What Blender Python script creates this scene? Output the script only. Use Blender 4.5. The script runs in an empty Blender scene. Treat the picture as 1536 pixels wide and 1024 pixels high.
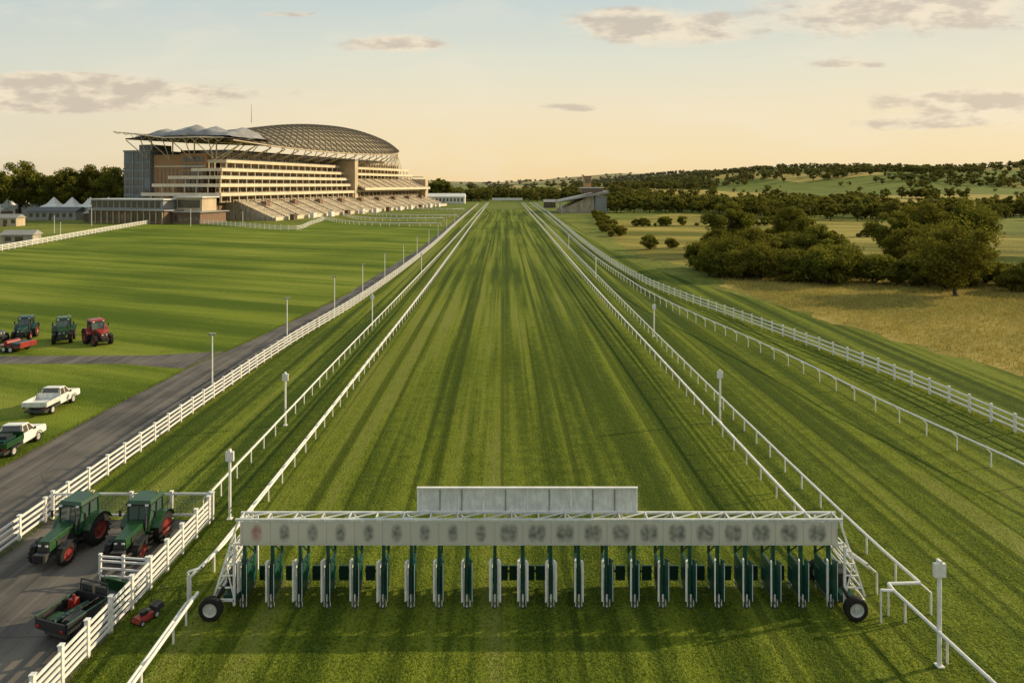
import bpy, math, random
import numpy as np
from mathutils import Vector, Matrix, noise as mnoise
random.seed(7)
scene = bpy.context.scene
scene.view_settings.view_transform = 'Standard'
scene.view_settings.look = 'None'
scene.view_settings.exposure = 0
R = math.radians

# ------------------------------------------------------------------ materials
MATS = {}
def nt_new(name):
    m = bpy.data.materials.new(name); m.use_nodes = True
    nt = m.node_tree
    for n in list(nt.nodes): nt.nodes.remove(n)
    return m, nt
class NG:
    """tiny node helper"""
    def __init__(s, nt): s.nt = nt
    def n(s, t, **kw):
        nd = s.nt.nodes.new(t)
        for k, v in kw.items(): setattr(nd, k, v)
        return nd
    def lk(s, a, b): s.nt.links.new(a, b)
    def setin(s, sock, v):
        if isinstance(v, bpy.types.NodeSocket): s.lk(v, sock)
        else: sock.default_value = v
    def math(s, op, a, b=0.0, c=0.0, clamp=False):
        nd = s.n('ShaderNodeMath', operation=op, use_clamp=clamp)
        s.setin(nd.inputs[0], a); s.setin(nd.inputs[1], b); s.setin(nd.inputs[2], c)
        return nd.outputs[0]
    def mix(s, f, a, b, blend='MIX'):
        nd = s.n('ShaderNodeMix', data_type='RGBA', blend_type=blend)
        s.setin(nd.inputs[0], f)
        for i, v in ((6, a), (7, b)):
            if isinstance(v, (tuple, list)): v = (*v[:3], 1)
            s.setin(nd.inputs[i], v)
        return nd.outputs[2]
    def pos(s):
        return s.n('ShaderNodeNewGeometry').outputs['Position']
    def scale(s, vec, sc, loc=(0, 0, 0), rot=(0, 0, 0)):
        nd = s.n('ShaderNodeMapping'); s.lk(vec, nd.inputs[0])
        nd.inputs['Scale'].default_value = sc; nd.inputs['Location'].default_value = loc
        nd.inputs['Rotation'].default_value = rot
        return nd.outputs[0]
    def noise(s, vec, scale=1.0, detail=4, rough=.55, dist=0, dim='3D'):
        nd = s.n('ShaderNodeTexNoise', noise_dimensions=dim); s.lk(vec, nd.inputs['Vector'])
        nd.inputs['Scale'].default_value = scale; nd.inputs['Detail'].default_value = detail
        nd.inputs['Roughness'].default_value = rough; nd.inputs['Distortion'].default_value = dist
        return nd.outputs[0]
    def ss(s, v, a, b):
        nd = s.n('ShaderNodeMapRange', interpolation_type='SMOOTHSTEP')
        s.setin(nd.inputs[0], v); nd.inputs[1].default_value = a; nd.inputs[2].default_value = b
        return nd.outputs[0]
    def bump(s, h, strength=.5, dist=.05):
        nd = s.n('ShaderNodeBump'); s.lk(h, nd.inputs['Height'])
        nd.inputs['Strength'].default_value = strength; nd.inputs['Distance'].default_value = dist
        return nd.outputs[0]
    def principled(s, col, rough=.6, metal=0, normal=None, spec=.5, trans=0, coat=0):
        p = s.n('ShaderNodeBsdfPrincipled')
        if isinstance(col, (tuple, list)): col = (*col[:3], 1)
        s.setin(p.inputs['Base Color'], col); s.setin(p.inputs['Roughness'], rough)
        p.inputs['Metallic'].default_value = metal
        p.inputs['Specular IOR Level'].default_value = spec
        p.inputs['Coat Weight'].default_value = coat
        if normal is not None: s.lk(normal, p.inputs['Normal'])
        return p.outputs[0]
    def out(s, sh):
        o = s.n('ShaderNodeOutputMaterial'); s.lk(sh, o.inputs[0])

def paint(name, col, rough=.5, metal=0, var=.25, scale=1.5, spec=.5, bump=0, coat=0):
    """painted / built surface with weathering variation"""
    m, nt = nt_new(name); g = NG(nt)
    p = g.pos()
    n1 = g.noise(p, scale, 3, .65)
    n2 = g.noise(g.scale(p, (4, 4, .6)), scale*2, 1)
    f = g.ss(g.math('MULTIPLY', n1, g.math('ADD', n2, .5)), .3, .75)
    dark = tuple(c*(1-var)*.95 for c in col)
    c = g.mix(f, dark, col)
    nrm = g.bump(n1, .3, bump) if bump else None
    g.out(g.principled(c, rough, metal, nrm, spec, coat=coat))
    MATS[name] = m; return m

paint('white_paint', (.84, .82, .78), .45, var=.16, scale=3)
paint('white_metal', (.74, .75, .73), .35, var=.22, scale=2)
paint('galvanised', (.35, .35, .34), .4, .7)
paint('dark_green', (.012, .060, .042), .4, var=.35)
paint('door_green', (.014, .085, .062), .35, var=.35)
paint('tractor_green', (.014, .070, .018), .38, var=.35, coat=.2)
paint('tractor_teal', (.02, .075, .065), .38, var=.3)
paint('red_paint', (.34, .03, .02), .4, var=.35, coat=.2)
paint('hub_red', (.26, .03, .025), .5, var=.45)
paint('hub_white', (.55, .55, .52), .5)
paint('rubber', (.022, .020, .018), .85, var=.3, spec=.3)
paint('black_plastic', (.02, .02, .022), .55)
paint('steel_dark', (.09, .09, .09), .5, .4)
paint('grey_blue_clad', (.20, .22, .24), .5, scale=.15, var=.2)
paint('cream_stone', (.58, .46, .31), .75, scale=.12, var=.22)
paint('cream_parapet', (.74, .63, .46), .6, scale=.2, var=.16)
paint('seat_tan', (.48, .38, .25), .7, scale=.4, var=.5)
paint('concrete', (.42, .38, .32), .85, scale=.3, var=.3)
paint('roof_bronze', (.40, .335, .225), .7, scale=.1, var=.3, spec=.2)
paint('roof_rib', (.085, .068, .045), .6)
paint('roof_grey', (.32, .31, .29), .6, scale=.2, var=.2)
paint('canvas_white', (.72, .71, .68), .7, scale=.3, var=.12)
paint('membrane_grey', (.34, .335, .34), .75, scale=.2, var=.35, spec=.2)
paint('yellow_paint', (.5, .4, .03), .5)
paint('tail_red', (.3, .01, .01), .3)
paint('bark', (.06, .045, .03), .9)
paint('seat_black', (.03, .03, .03), .7)
paint('shed_brown', (.12, .085, .06), .8, scale=.3)

def glass(name, col, rough=.12):
    m, nt = nt_new(name); g = NG(nt)
    n1 = g.noise(g.pos(), .35, 2)
    c = g.mix(n1, tuple(x*.5 for x in col), tuple(x*1.7 for x in col))
    g.out(g.principled(c, rough, 0, None, .8)); MATS[name] = m
glass('window_glass', (.075, .066, .05))
glass('cab_glass', (.05, .085, .075), .08)

def brick(name, c1, c2, sc):
    m, nt = nt_new(name); g = NG(nt)
    b = g.n('ShaderNodeTexBrick')
    sep = g.n('ShaderNodeSeparateXYZ'); g.lk(g.pos(), sep.inputs[0])
    cmb = g.n('ShaderNodeCombineXYZ'); g.lk(g.math('ADD', sep.outputs[0], sep.outputs[1]), cmb.inputs[0]); g.lk(sep.outputs[2], cmb.inputs[1])
    g.lk(cmb.outputs[0], b.inputs['Vector']); b.inputs['Scale'].default_value = sc
    b.inputs['Color1'].default_value = (*c1, 1); b.inputs['Color2'].default_value = (*c2, 1)
    b.inputs['Mortar'].default_value = (.3, .26, .2, 1); b.inputs['Mortar Size'].default_value = .015
    n1 = g.noise(g.pos(), .15, 3)
    c = g.mix(g.math('MULTIPLY', n1, .6), b.outputs[0], tuple(x*.6 for x in c1))
    g.out(g.principled(c, .85)); MATS[name] = m
brick('orange_brick', (.50, .27, .12), (.44, .235, .105), .8)
brick('dark_brick', (.20, .115, .07), (.24, .135, .08), 1.2)

# ---- turf: mown racecourse grass
def turf(name, dark, light, streak=(0.55, .010, 1), rot=0, pale=(.20, .21, .055), streak_amt=1., fine=1., tracks=False, straw=.35):
    m, nt = nt_new(name); g = NG(nt)
    p = g.pos()
    pr = g.scale(p, (1, 1, 1), rot=(0, 0, rot))
    st = g.noise(g.scale(pr, streak), 1, 3, .68, dim='2D')
    big = g.noise(p, .03, 2, .6, dim='2D')
    f1 = g.noise(p, 1.3, 3, .75, dim='2D')
    f2 = g.noise(p, 8, 2, .8, dim='2D')
    v = g.math('MULTIPLY', st, 2.3*streak_amt)
    v = g.math('ADD', v, g.math('MULTIPLY', big, .8))
    v = g.math('ADD', v, g.math('MULTIPLY', f1, .8*fine))
    v = g.math('ADD', v, g.math('MULTIPLY', f2, .9*fine))
    tot = (2.3*streak_amt+.8+1.7*fine)/2
    t = g.ss(v, tot-.46, tot+.46)
    c = g.mix(t, dark, light)
    pf = g.math('MULTIPLY', g.ss(st, .53, .68), .65*streak_amt)
    pf = g.math('MULTIPLY', pf, g.ss(big, .36, .58))
    c = g.mix(pf, c, pale)
    c = g.mix(g.math('MULTIPLY', g.ss(f2, .60, .78), straw), c, (.24, .22, .06))
    c = g.mix(g.math('MULTIPLY', g.ss(f2, .45, .22), .7), c, tuple(x*.3 for x in dark))
    if tracks:
        w = g.noise(g.scale(p, (1.3, .004, 1)), 1, 1, .5, dim='2D')
        c = g.mix(g.math('MULTIPLY', g.ss(w, .57, .66), .6), c, tuple(x*.65 for x in dark))
    nrm = g.bump(f2, .9, .14)
    g.out(g.principled(c, .95, 0, nrm, .1)); MATS[name] = m
turf('turf_track', (.048, .080, .007), (.185, .222, .022), tracks=True)
turf('turf_lawn', (.075, .122, .009), (.200, .248, .026), streak=(.16, .012, 1), rot=R(-68), pale=(.25, .265, .05), streak_amt=.9, fine=.6)
turf('turf_meadow', (.15, .145, .028), (.40, .31, .085), streak=(.12, .05, 1), rot=R(50), pale=(.43, .33, .10), streak_amt=.7)
turf('turf_hay', (.12, .125, .022), (.34, .28, .065), streak=(.05, .012, 1), rot=R(-75), pale=(.40, .31, .09), streak_amt=1, fine=.5)

def asphalt():
    m, nt = nt_new('asphalt'); g = NG(nt); p = g.pos()
    a = g.noise(p, .25, 4, .6, dim='2D'); b = g.noise(p, 30, 2, .7, dim='2D'); s = g.noise(g.scale(p, (1.6, .05, 1)), 1, 3, dim='2D')
    v = g.math('ADD', g.math('MULTIPLY', a, .5), g.math('ADD', g.math('MULTIPLY', b, .25), g.math('MULTIPLY', s, .5)))
    c = g.mix(g.ss(v, .42, .82), (.050, .047, .046), (.16, .14, .12))
    vo = g.n('ShaderNodeTexVoronoi', feature='DISTANCE_TO_EDGE', voronoi_dimensions='2D'); vo.inputs['Scale'].default_value = .22
    g.lk(g.scale(p, (1, .6, 1)), vo.inputs['Vector'])
    c = g.mix(g.math('MULTIPLY', g.ss(vo.outputs[0], .010, .002), .35), c, (.025, .025, .025))
    g.out(g.principled(c, .85, 0, g.bump(b, .4, .01), .3)); MATS['asphalt'] = m
asphalt()

def country():
    """wide ground: rough turf nearby, patchwork of fields further away"""
    m, nt = nt_new('countryside'); g = NG(nt); p = g.pos()
    vo = g.n('ShaderNodeTexVoronoi', voronoi_dimensions='2D'); vo.inputs['Scale'].default_value = .0055
    g.lk(g.scale(p, (1, .55, 0), rot=(0, 0, .4)), vo.inputs['Vector'])
    sep = g.n('ShaderNodeSeparateColor'); g.lk(vo.outputs['Color'], sep.inputs[0])
    n1 = g.noise(p, .03, 3, .6, dim='2D'); n2 = g.noise(p, .8, 3, .7, dim='2D')
    gold = g.mix(n1, (.24, .20, .05), (.44, .33, .10))
    grn = g.mix(n1, (.08, .115, .018), (.18, .20, .04))
    c = g.mix(g.ss(sep.outputs[0], .42, .47), grn, gold)
    near = g.mix(g.ss(g.math('ADD', g.math('MULTIPLY', n1, .6), g.math('MULTIPLY', n2, .5)), .38, .7), (.07, .10, .012), (.19, .20, .036))
    sy = g.n('ShaderNodeSeparateXYZ'); g.lk(p, sy.inputs[0])
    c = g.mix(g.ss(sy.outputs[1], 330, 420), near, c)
    c = g.mix(g.math('MULTIPLY', g.ss(sy.outputs[1], 900, 4500), .6), c, (.24, .22, .18))  # aerial haze painted into the ground colour, stronger with distance
    g.out(g.principled(c, .95, 0, g.bump(n2, .6, .15), .1)); MATS['countryside'] = m
country()

def foliage(name, dark, light, haze=False, tr=.34, autumn=.38):
    m, nt = nt_new(name); g = NG(nt); p = g.pos()
    at = g.n('ShaderNodeAttribute'); at.attribute_name = 'tint'
    oi = g.n('ShaderNodeObjectInfo')
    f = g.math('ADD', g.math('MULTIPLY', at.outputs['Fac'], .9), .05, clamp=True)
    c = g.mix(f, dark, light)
    c = g.mix(g.math('MULTIPLY', oi.outputs['Random'], autumn), c, (.18, .13, .022))
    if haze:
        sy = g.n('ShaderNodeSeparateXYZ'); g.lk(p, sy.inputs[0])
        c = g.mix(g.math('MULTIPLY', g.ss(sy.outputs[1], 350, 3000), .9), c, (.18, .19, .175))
    d = g.n('ShaderNodeBsdfDiffuse'); g.lk(c, d.inputs[0])
    t = g.n('ShaderNodeBsdfTranslucent'); g.lk(g.mix(.5, c, (.22, .21, .03)), t.inputs[0])
    ms = g.n('ShaderNodeMixShader'); ms.inputs[0].default_value = tr
    g.lk(d.outputs[0], ms.inputs[1]); g.lk(t.outputs[0], ms.inputs[2])
    g.out(ms.outputs[0]); MATS[name] = m
foliage('leaves', (.030, .050, .008), (.23, .225, .036))
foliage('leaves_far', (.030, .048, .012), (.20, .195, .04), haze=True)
foliage('straw_blades', (.25, .215, .05), (.56, .43, .13), autumn=0)
foliage('grass_blades', (.06, .11, .010), (.28, .34, .035), autumn=0, tr=.45)

# number strip with soft, illegible numerals
def number_strip():
    m, nt = nt_new('number_strip'); g = NG(nt); p = g.pos()
    s = g.n('ShaderNodeSeparateXYZ'); g.lk(p, s.inputs[0])
    u = g.math('DIVIDE', g.math('ADD', s.outputs[0], 9.86), 1.06)
    cell = g.math('FLOOR', u)
    fr = g.math('SUBTRACT', g.math('FRACT', u), .5)
    two = g.math('GREATER_THAN', cell, 8.5)
    fx = g.math('SUBTRACT', g.math('ABSOLUTE', fr), g.math('MULTIPLY', two, .13))
    dz = g.math('MULTIPLY', g.math('SUBTRACT', s.outputs[2], 2.84), 2.7)
    fx = g.math('MULTIPLY', fx, 4.8)
    r2 = g.math('ADD', g.math('POWER', g.math('ABSOLUTE', fx), 2.), g.math('POWER', g.math('ABSOLUTE', dz), 2.4))
    nn = g.noise(p, 6, 0, .4)
    blob = g.math('MULTIPLY', g.ss(r2, 1.3, 0.), g.math('ADD', .15, nn))
    ink = g.mix(g.math('LESS_THAN', u, 1.), (.12, .13, .13), (.40, .09, .08))
    c = g.mix(g.math('MULTIPLY', blob, .95), (.66, .64, .57), ink)
    c = g.mix(g.ss(g.math('ABSOLUTE', fr), .48, .497), c, (.46, .46, .43))
    d = g.principled(c, .5)
    t = g.n('ShaderNodeBsdfTranslucent'); g.lk(c, t.inputs[0])
    ms = g.n('ShaderNodeMixShader'); ms.inputs[0].default_value = .3
    g.lk(d, ms.inputs[1]); g.lk(t.outputs[0], ms.inputs[2]); g.out(ms.outputs[0]); MATS['number_strip'] = m
number_strip()

# ------------------------------------------------------------------ mesh builder
COL = scene.collection
def empty(name, loc=(0, 0, 0), rz=0):
    o = bpy.data.objects.new(name, None); COL.objects.link(o)
    o.location = loc; o.rotation_euler = (0, 0, rz); o.empty_display_size = .5
    return o
class MB:
    def __init__(s): s.v = []; s.f = []; s.m = []; s.sm = []; s.M = Matrix.Identity(4); s.names = []
    def mi(s, mat):
        if mat not in s.names: s.names.append(mat)
        return s.names.index(mat)
    def add(s, vs, fs, mat, smooth=False):
        b = len(s.v)
        s.v += [tuple(s.M @ Vector(v)) for v in vs]
        k = s.mi(mat)
        for f in fs: s.f.append(tuple(b+i for i in f)); s.m.append(k); s.sm.append(smooth)
    def box(s, a, b, mat):
        x0, y0, z0 = a; x1, y1, z1 = b
        vs = [(x0,y0,z0),(x1,y0,z0),(x1,y1,z0),(x0,y1,z0),(x0,y0,z1),(x1,y0,z1),(x1,y1,z1),(x0,y1,z1)]
        s.add(vs, [(0,3,2,1),(4,5,6,7),(0,1,5,4),(1,2,6,5),(2,3,7,6),(3,0,4,7)], mat)
    def hexa(s, lo, hi, mat):
        s.add(list(lo)+list(hi), [(0,3,2,1),(4,5,6,7),(0,1,5,4),(1,2,6,5),(2,3,7,6),(3,0,4,7)], mat)
    def beam(s, p0, p1, w, h, mat):
        p0 = Vector(p0); p1 = Vector(p1); d = (p1-p0)
        if d.length < 1e-6: return
        d.normalize(); up = Vector((0, 0, 1))
        if abs(d.z) > .95: up = Vector((0, 1, 0))
        x = d.cross(up).normalized()*w/2; y = x.cross(d).normalized()*h/2
        vs = [p0-x-y, p0+x-y, p0+x+y, p0-x+y, p1-x-y, p1+x-y, p1+x+y, p1-x+y]
        s.add(vs, [(0,3,2,1),(4,5,6,7),(0,1,5,4),(1,2,6,5),(2,3,7,6),(3,0,4,7)], mat)
    def tube(s, p0, p1, r, mat, n=6, r2=None, cap=True):
        r2 = r if r2 is None else r2
        p0 = Vector(p0); p1 = Vector(p1); d = (p1-p0)
        if d.length < 1e-6: return
        d.normalize(); up = Vector((0, 0, 1)) if abs(d.z) < .95 else Vector((0, 1, 0))
        x = d.cross(up).normalized(); y = x.cross(d)
        vs = []
        for p, rr in ((p0, r), (p1, r2)):
            for i in range(n):
                a = 2*math.pi*i/n; vs.append(p+(x*math.cos(a)+y*math.sin(a))*rr)
        s.add(vs, [(i, (i+1) % n, n+(i+1) % n, n+i) for i in range(n)], mat, True)
        if cap: s.add(vs[:n], [tuple(range(n))[::-1]], mat); s.add(vs[n:], [tuple(range(n))], mat)
    def path(s, pts, r, mat, n=6):
        for a, b in zip(pts[:-1], pts[1:]): s.tube(a, b, r, mat, n)
    def wheel(s, c, R_, w, hub, axis='x', lugs=0):
        prof = [(-.5, .60), (-.5, .86), (-.36, 1.0), (.36, 1.0), (.5, .86), (.5, .60)]
        n = 24; vs = []
        def P(ax, r, a):
            q = (ax, math.cos(a)*r, math.sin(a)*r)
            if axis == 'y': q = (q[1], q[0], q[2])
            return (c[0]+q[0], c[1]+q[1], c[2]+q[2])
        for i in range(n):
            a = 2*math.pi*i/n
            for (pw, pr) in prof: vs.append(P(pw*w, pr*R_, a))
        k = len(prof)
        fs = [(i*k+j, ((i+1) % n)*k+j, ((i+1) % n)*k+j+1, i*k+j+1) for i in range(n) for j in range(k-1)]
        s.add(vs, fs, 'rubber', True)
        for sg in (-1, 1):
            vs = [P(sg*w*.46, R_*.60, 2*math.pi*i/n) for i in range(n)]+[P(sg*w*.28, R_*.48, 2*math.pi*i/n) for i in range(n)]+[P(sg*w*.26, R_*.2, 2*math.pi*i/n) for i in range(n)]+[P(sg*w*.42, R_*.16, 2*math.pi*i/n) for i in range(n)]
            fs = [(j*n+i, j*n+(i+1) % n, (j+1)*n+(i+1) % n, (j+1)*n+i) for j in range(3) for i in range(n)]+[tuple(range(3*n, 4*n))]
            s.add(vs, fs, hub, False)
        for i in range(lugs):
            for sg in (-1, 1):
                a = 2*math.pi*(i+(.5 if sg > 0 else 0))/lugs; b = a+.12
                q = [P(sg*w*.5, R_*.97, a), P(sg*w*.5, R_*.97, b), P(0, R_*1.0, b+.18), P(0, R_*1.0, a+.18)]
                q2 = [P(sg*w*.5, R_*1.05, a), P(sg*w*.5, R_*1.05, b), P(0, R_*1.06, b+.18), P(0, R_*1.06, a+.18)]
                s.hexa(q, q2, 'rubber')
    def obj(s, name, parent=None, loc=None, rz=0, bevel=0, sc=1):
        me = bpy.data.meshes.new(name); me.from_pydata(s.v, [], s.f)
        for nm in s.names: me.materials.append(MATS[nm])
        me.polygons.foreach_set('material_index', s.m)
        me.polygons.foreach_set('use_smooth', s.sm)
        me.update()
        o = bpy.data.objects.new(name, me); COL.objects.link(o)
        if parent: o.parent = parent
        if loc: o.location = loc
        o.rotation_euler = (0, 0, rz); o.scale = (sc, sc, sc)
        if bevel:
            b = o.modifiers.new('b', 'BEVEL'); b.width = bevel; b.segments = 2; b.limit_method = 'ANGLE'; b.angle_limit = R(40)
        return o
def instance(o, name, loc, rz=0, sc=1):
    d = bpy.data.objects.new(name, o.data); COL.objects.link(d)
    d.location = loc; d.rotation_euler = (0, 0, rz); d.scale = (sc,)*3
    for m in o.modifiers:
        if m.type == 'BEVEL':
            b = d.modifiers.new('b', 'BEVEL'); b.width = m.width; b.segments = 2; b.limit_method = 'ANGLE'; b.angle_limit = R(40)
    return d
def poly_interp(pts, y):
    pts = sorted(pts, key=lambda q: q[1])
    return float(np.interp(y, [q[1] for q in pts], [q[0] for q in pts]))
def smooth_path(pts, step):
    P = [Vector((*p, 0)) for p in pts]; out = []
    for i in range(len(P)-1):
        a = P[i-1] if i else P[0]*2-P[1]; b = P[i]; c = P[i+1]; d = P[i+2] if i+2 < len(P) else P[-1]*2-P[-2]
        for k in range(12):
            t = k/12
            out.append(.5*((2*b)+(c-a)*t+(2*a-5*b+4*c-d)*t*t+(3*b-a-3*c+d)*t**3))
    out.append(P[-1])
    res = [out[0]]; acc = 0
    for a, b in zip(out[:-1], out[1:]):
        L = (b-a).length; pos = 0
        while acc+(L-pos) >= step:
            pos += step-acc; acc = 0; res.append(a.lerp(b, pos/L))
        acc += L-pos
    if (res[-1]-out[-1]).length > step*.3: res.append(out[-1])
    return res

# ------------------------------------------------------------------ terrain
def sstep(a, b, x):
    t = min(1, max(0, (x-a)/(b-a))); return t*t*(3-2*t)
def height(x, y):
    A = 6+38*sstep(100, 620, x)+8*sstep(-150, -500, x)
    h = A*sstep(480, 1250, y)
    h += (24+20*mnoise.noise(Vector((x*.0009, y*.0006, 3.1))))*sstep(1700, 4200, y)*(1-.45*sstep(350, 1500, x))
    if y > 420: h += 11*mnoise.noise(Vector((x*.0046, y*.004, 0)))*sstep(420, 800, y)*(1 if x > 60 else .25)
    return h
def build_ground():
    xs = sorted(set([-6000, -4500, -3300, -2400, -1800, -1400, -1100]+list(range(-900, 1000, 25))+[1000, 1100, 1200, 1350, 1500, 1750, 2000, 2400, 3000, 3800, 5000, 6500]))
    ys = sorted(set([-300, -100, 0, 50, 100]+list(range(110, 1500, 20))+list(range(1500, 5200, 120))+[5500, 6500, 8000]))
    vs = [(x, y, height(x, y)) for y in ys for x in xs]; nx = len(xs)
    fs = [(j*nx+i, j*nx+i+1, (j+1)*nx+i+1, (j+1)*nx+i) for j in range(len(ys)-1) for i in range(nx-1)]
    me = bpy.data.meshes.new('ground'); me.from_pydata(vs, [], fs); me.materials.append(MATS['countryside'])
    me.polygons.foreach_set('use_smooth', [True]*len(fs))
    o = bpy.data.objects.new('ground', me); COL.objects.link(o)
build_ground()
def sheet(name, mat, left, right, ys, z):
    vs = []; fs = []
    for y in ys:
        vs += [(poly_interp(left, y), y, z), (poly_interp(right, y), y, z)]
    for i in range(len(ys)-1): fs.append((2*i, 2*i+1, 2*i+3, 2*i+2))
    me = bpy.data.meshes.new(name); me.from_pydata(vs, [], fs); me.materials.append(MATS[mat])
    o = bpy.data.objects.new(name, me); COL.objects.link(o); return o
E_LINE = [(29.5, 22), (27.5, 36.8), (25.8, 48.5), (25.0, 57.5), (23.4, 69.4), (20.9, 87), (19.6, 108), (19, 156), (20.5, 252), (22, 400), (22.5, 585)]
F_LINE = [(33.6, 30), (33, 43.3), (32.5, 51.5), (31.6, 59.4), (29.9, 68.8), (27.5, 81.5), (24.8, 94.7), (22.6, 112), (21.6, 145), (22.0, 200), (23.8, 300), (25.2, 400), (25.8, 585)]
OUT_L = [(-21.7, 15), (-21.7, 51), (-21.2, 69), (-19.3, 100), (-18.2, 172), (-19.2, 300), (-20.5, 585)]
ROAD_L = [(-30, 5), (-28.6, 35), (-28.2, 50), (-27.5, 60), (-26, 70), (-24.3, 85), (-22.9, 100), (-21.0, 172), (-21.6, 300), (-23, 560)]
ys = [4, 10, 15, 22, 30, 36.8, 43, 48.5, 51, 57, 60, 65, 69, 75, 81, 87, 95, 100, 108, 112, 120, 135, 145, 156, 172, 200, 225, 252, 300, 350, 400, 480, 585]
MEAD = [(46, 20), (45, 45), (43.4, 57), (41, 68), (38.5, 80), (35.5, 94), (31, 112), (27, 140), (26, 180), (27, 260), (28, 400), (28, 585)]
sheet('racecourse_turf', 'turf_track', OUT_L, MEAD, ys, .008)
sheet('service_road', 'asphalt', ROAD_L, [(x-.02, y) for x, y in OUT_L], [y for y in ys if y <= 480], .012)
def polysheet(name, mat, pts, z, wob=0):
    if wob:
        q = []
        for i in range(len(pts)):
            a = Vector((*pts[i], 0)); c = Vector((*pts[(i+1) % len(pts)], 0)); n = max(1, int((c-a).length/1.0))
            for k in range(n):
                p = a.lerp(c, k/n); q.append((p.x+wob*(mnoise.noise(p*.35)+.6*mnoise.noise(p*1.3)), p.y+wob*mnoise.noise(p*.3+Vector((9, 9, 0)))))
        pts = q
    me = bpy.data.meshes.new(name); me.from_pydata([(x, y, z) for x, y in pts], [], [tuple(range(len(pts)))]); me.materials.append(MATS[mat])
    o = bpy.data.objects.new(name, me); COL.objects.link(o); return o
polysheet('yard_pavement', 'asphalt', [(-21.72, 4), (-14.0, 4), (-14.0, 32.6), (-21.72, 32.6)], .016)
polysheet('lawn', 'turf_lawn', [(-28.4, 30), (-27.4, 60), (-26, 70), (-22.8, 100), (-20.9, 172), (-21.5, 262), (-40, 262), (-79, 300), (-73, 238), (-147, 293), (-118, 158), (-105, 90), (-90, 30)], .004)
polysheet('side_path', 'asphalt', [(-27.2, 59.2), (-25.5, 66), (-33, 64), (-60, 63.6), (-95, 63.8), (-95, 61.4), (-60, 61), (-34, 61)], .008)
polysheet('meadow', 'turf_meadow', [(44.5, 24), (43.4, 57), (41, 68), (38.5, 80), (35.5, 96), (34, 108), (40, 122), (60, 126), (150, 130), (180, 60), (120, 24)], .014, wob=1.6)
polysheet('hay_field', 'turf_hay', [(41, 290), (95, 380), (170, 300), (165, 170), (76, 140), (56, 150), (38, 130), (31, 150), (31, 190)], .004, wob=2)

# ------------------------------------------------------------------ fences
def plank_fence(name, pts, step=2.4, h=1.15, rails=(.3, .62, .95), mat='white_paint', pw=.12, rw=.05, rh=.10, cap=True):
    b = MB(); P = smooth_path(pts, step)
    for i, p in enumerate(P):
        j = random.uniform(-.015, .015); lx, ly = random.uniform(-.015, .015), random.uniform(-.015, .015)
        q = pw/2
        b.hexa([(p.x-q, p.y-q, 0), (p.x+q, p.y-q, 0), (p.x+q, p.y+q, 0), (p.x-q, p.y+q, 0)], [(p.x-q+lx, p.y-q+ly, h+j), (p.x+q+lx, p.y-q+ly, h+j), (p.x+q+lx, p.y+q+ly, h+j), (p.x-q+lx, p.y+q+ly, h+j)], mat)
        if cap: b.box((p.x-pw*.65+lx, p.y-pw*.65+ly, h+j), (p.x+pw*.65+lx, p.y+pw*.65+ly, h+.04+j), mat)
    for a, c in zip(P[:-1], P[1:]):
        for z in rails: b.beam((a.x, a.y, z+random.uniform(-.012, .012)), (c.x, c.y, z+random.uniform(-.012, .012)), rw, rh, mat)
    return b.obj(name)
def running_rail(name, pts, step=2.1, side=1, h=1.2, double=True, r=.06):
    b = MB(); P = smooth_path(pts, step)
    T = []
    for i, p in enumerate(P):
        q = P[min(i+1, len(P)-1)]-P[max(i-1, 0)]; q.normalize(); nrm = Vector((q.y, -q.x, 0))*side
        T.append((p, nrm))
        foot = p+nrm*.42
        b.tube((foot.x, foot.y, 0), (foot.x, foot.y, h*.68), r*.7, 'white_paint', 5)
        b.tube((foot.x, foot.y, h*.68), (p.x, p.y, h-.02), r*.7, 'white_paint', 5)
    for (a, na), (c, nc) in zip(T[:-1], T[1:]):
        b.tube((a.x, a.y, h), (c.x, c.y, h+random.uniform(-.01, .01)), r, 'white_paint', 8, cap=False)
        if double:
            a2 = a+na*.42; c2 = c+nc*.42
            b.tube((a2.x, a2.y, h*.68), (c2.x, c2.y, h*.68), r*.85, 'white_paint', 6, cap=False)
    return b.obj(name)
plank_fence('white_plank_fence', [(-21.75, 12), (-21.75, 29.4), (-21.7, 51), (-21.2, 69), (-19.3, 100), (-18.2, 172), (-19.2, 300), (-20.5, 560)], step=1.7, rails=(.22, .50, .78, 1.05), rh=.10)
plank_fence('white_plank_fence', [(-14.3, 14), (-14.1, 22), (-13.95, 28), (-13.9, 32.6)], step=1.3, h=1.3, rails=(.2, .42, .64, .86, 1.1), pw=.13)
plank_fence('yard_gate', [(-21.6, 32.7), (-14, 32.7)], step=1.9, h=1.3, rails=(.2, 1.2), pw=.12)
b = MB()
for i in range(50):
    x = -21.6+7.5*i/49; b.tube((x, 32.7, .2), (x, 32.7, 1.2), .012, 'galvanised', 4)
for k in range(7): b.tube((-21.6, 32.7, .3+.12*k), (-14, 32.7, .3+.12*k), .01, 'galvanised', 4)
b.obj('gate_mesh', bpy.data.objects['yard_gate'])
plank_fence('yard_gate', [(-16.3, 27.6), (-14.2, 27.4)], step=1.0, h=1.05, rails=(.2, .5, .8, .98), pw=.09, rh=.07)
running_rail('running_rail', [(-14.1, 33), (-14.1, 60), (-13.9, 100), (-13.7, 200), (-13.6, 585)], side=-1, double=False)
running_rail('running_rail', [(-11.7, 26.4), (-11.5, 30), (-11.3, 60), (-11.2, 120), (-11.8, 300), (-12.2, 585)], side=-1)
running_rail('running_rail', [(-10.9, 15), (-11.0, 20), (-11.1, 24.8)], side=-1, step=2.2)
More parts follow.
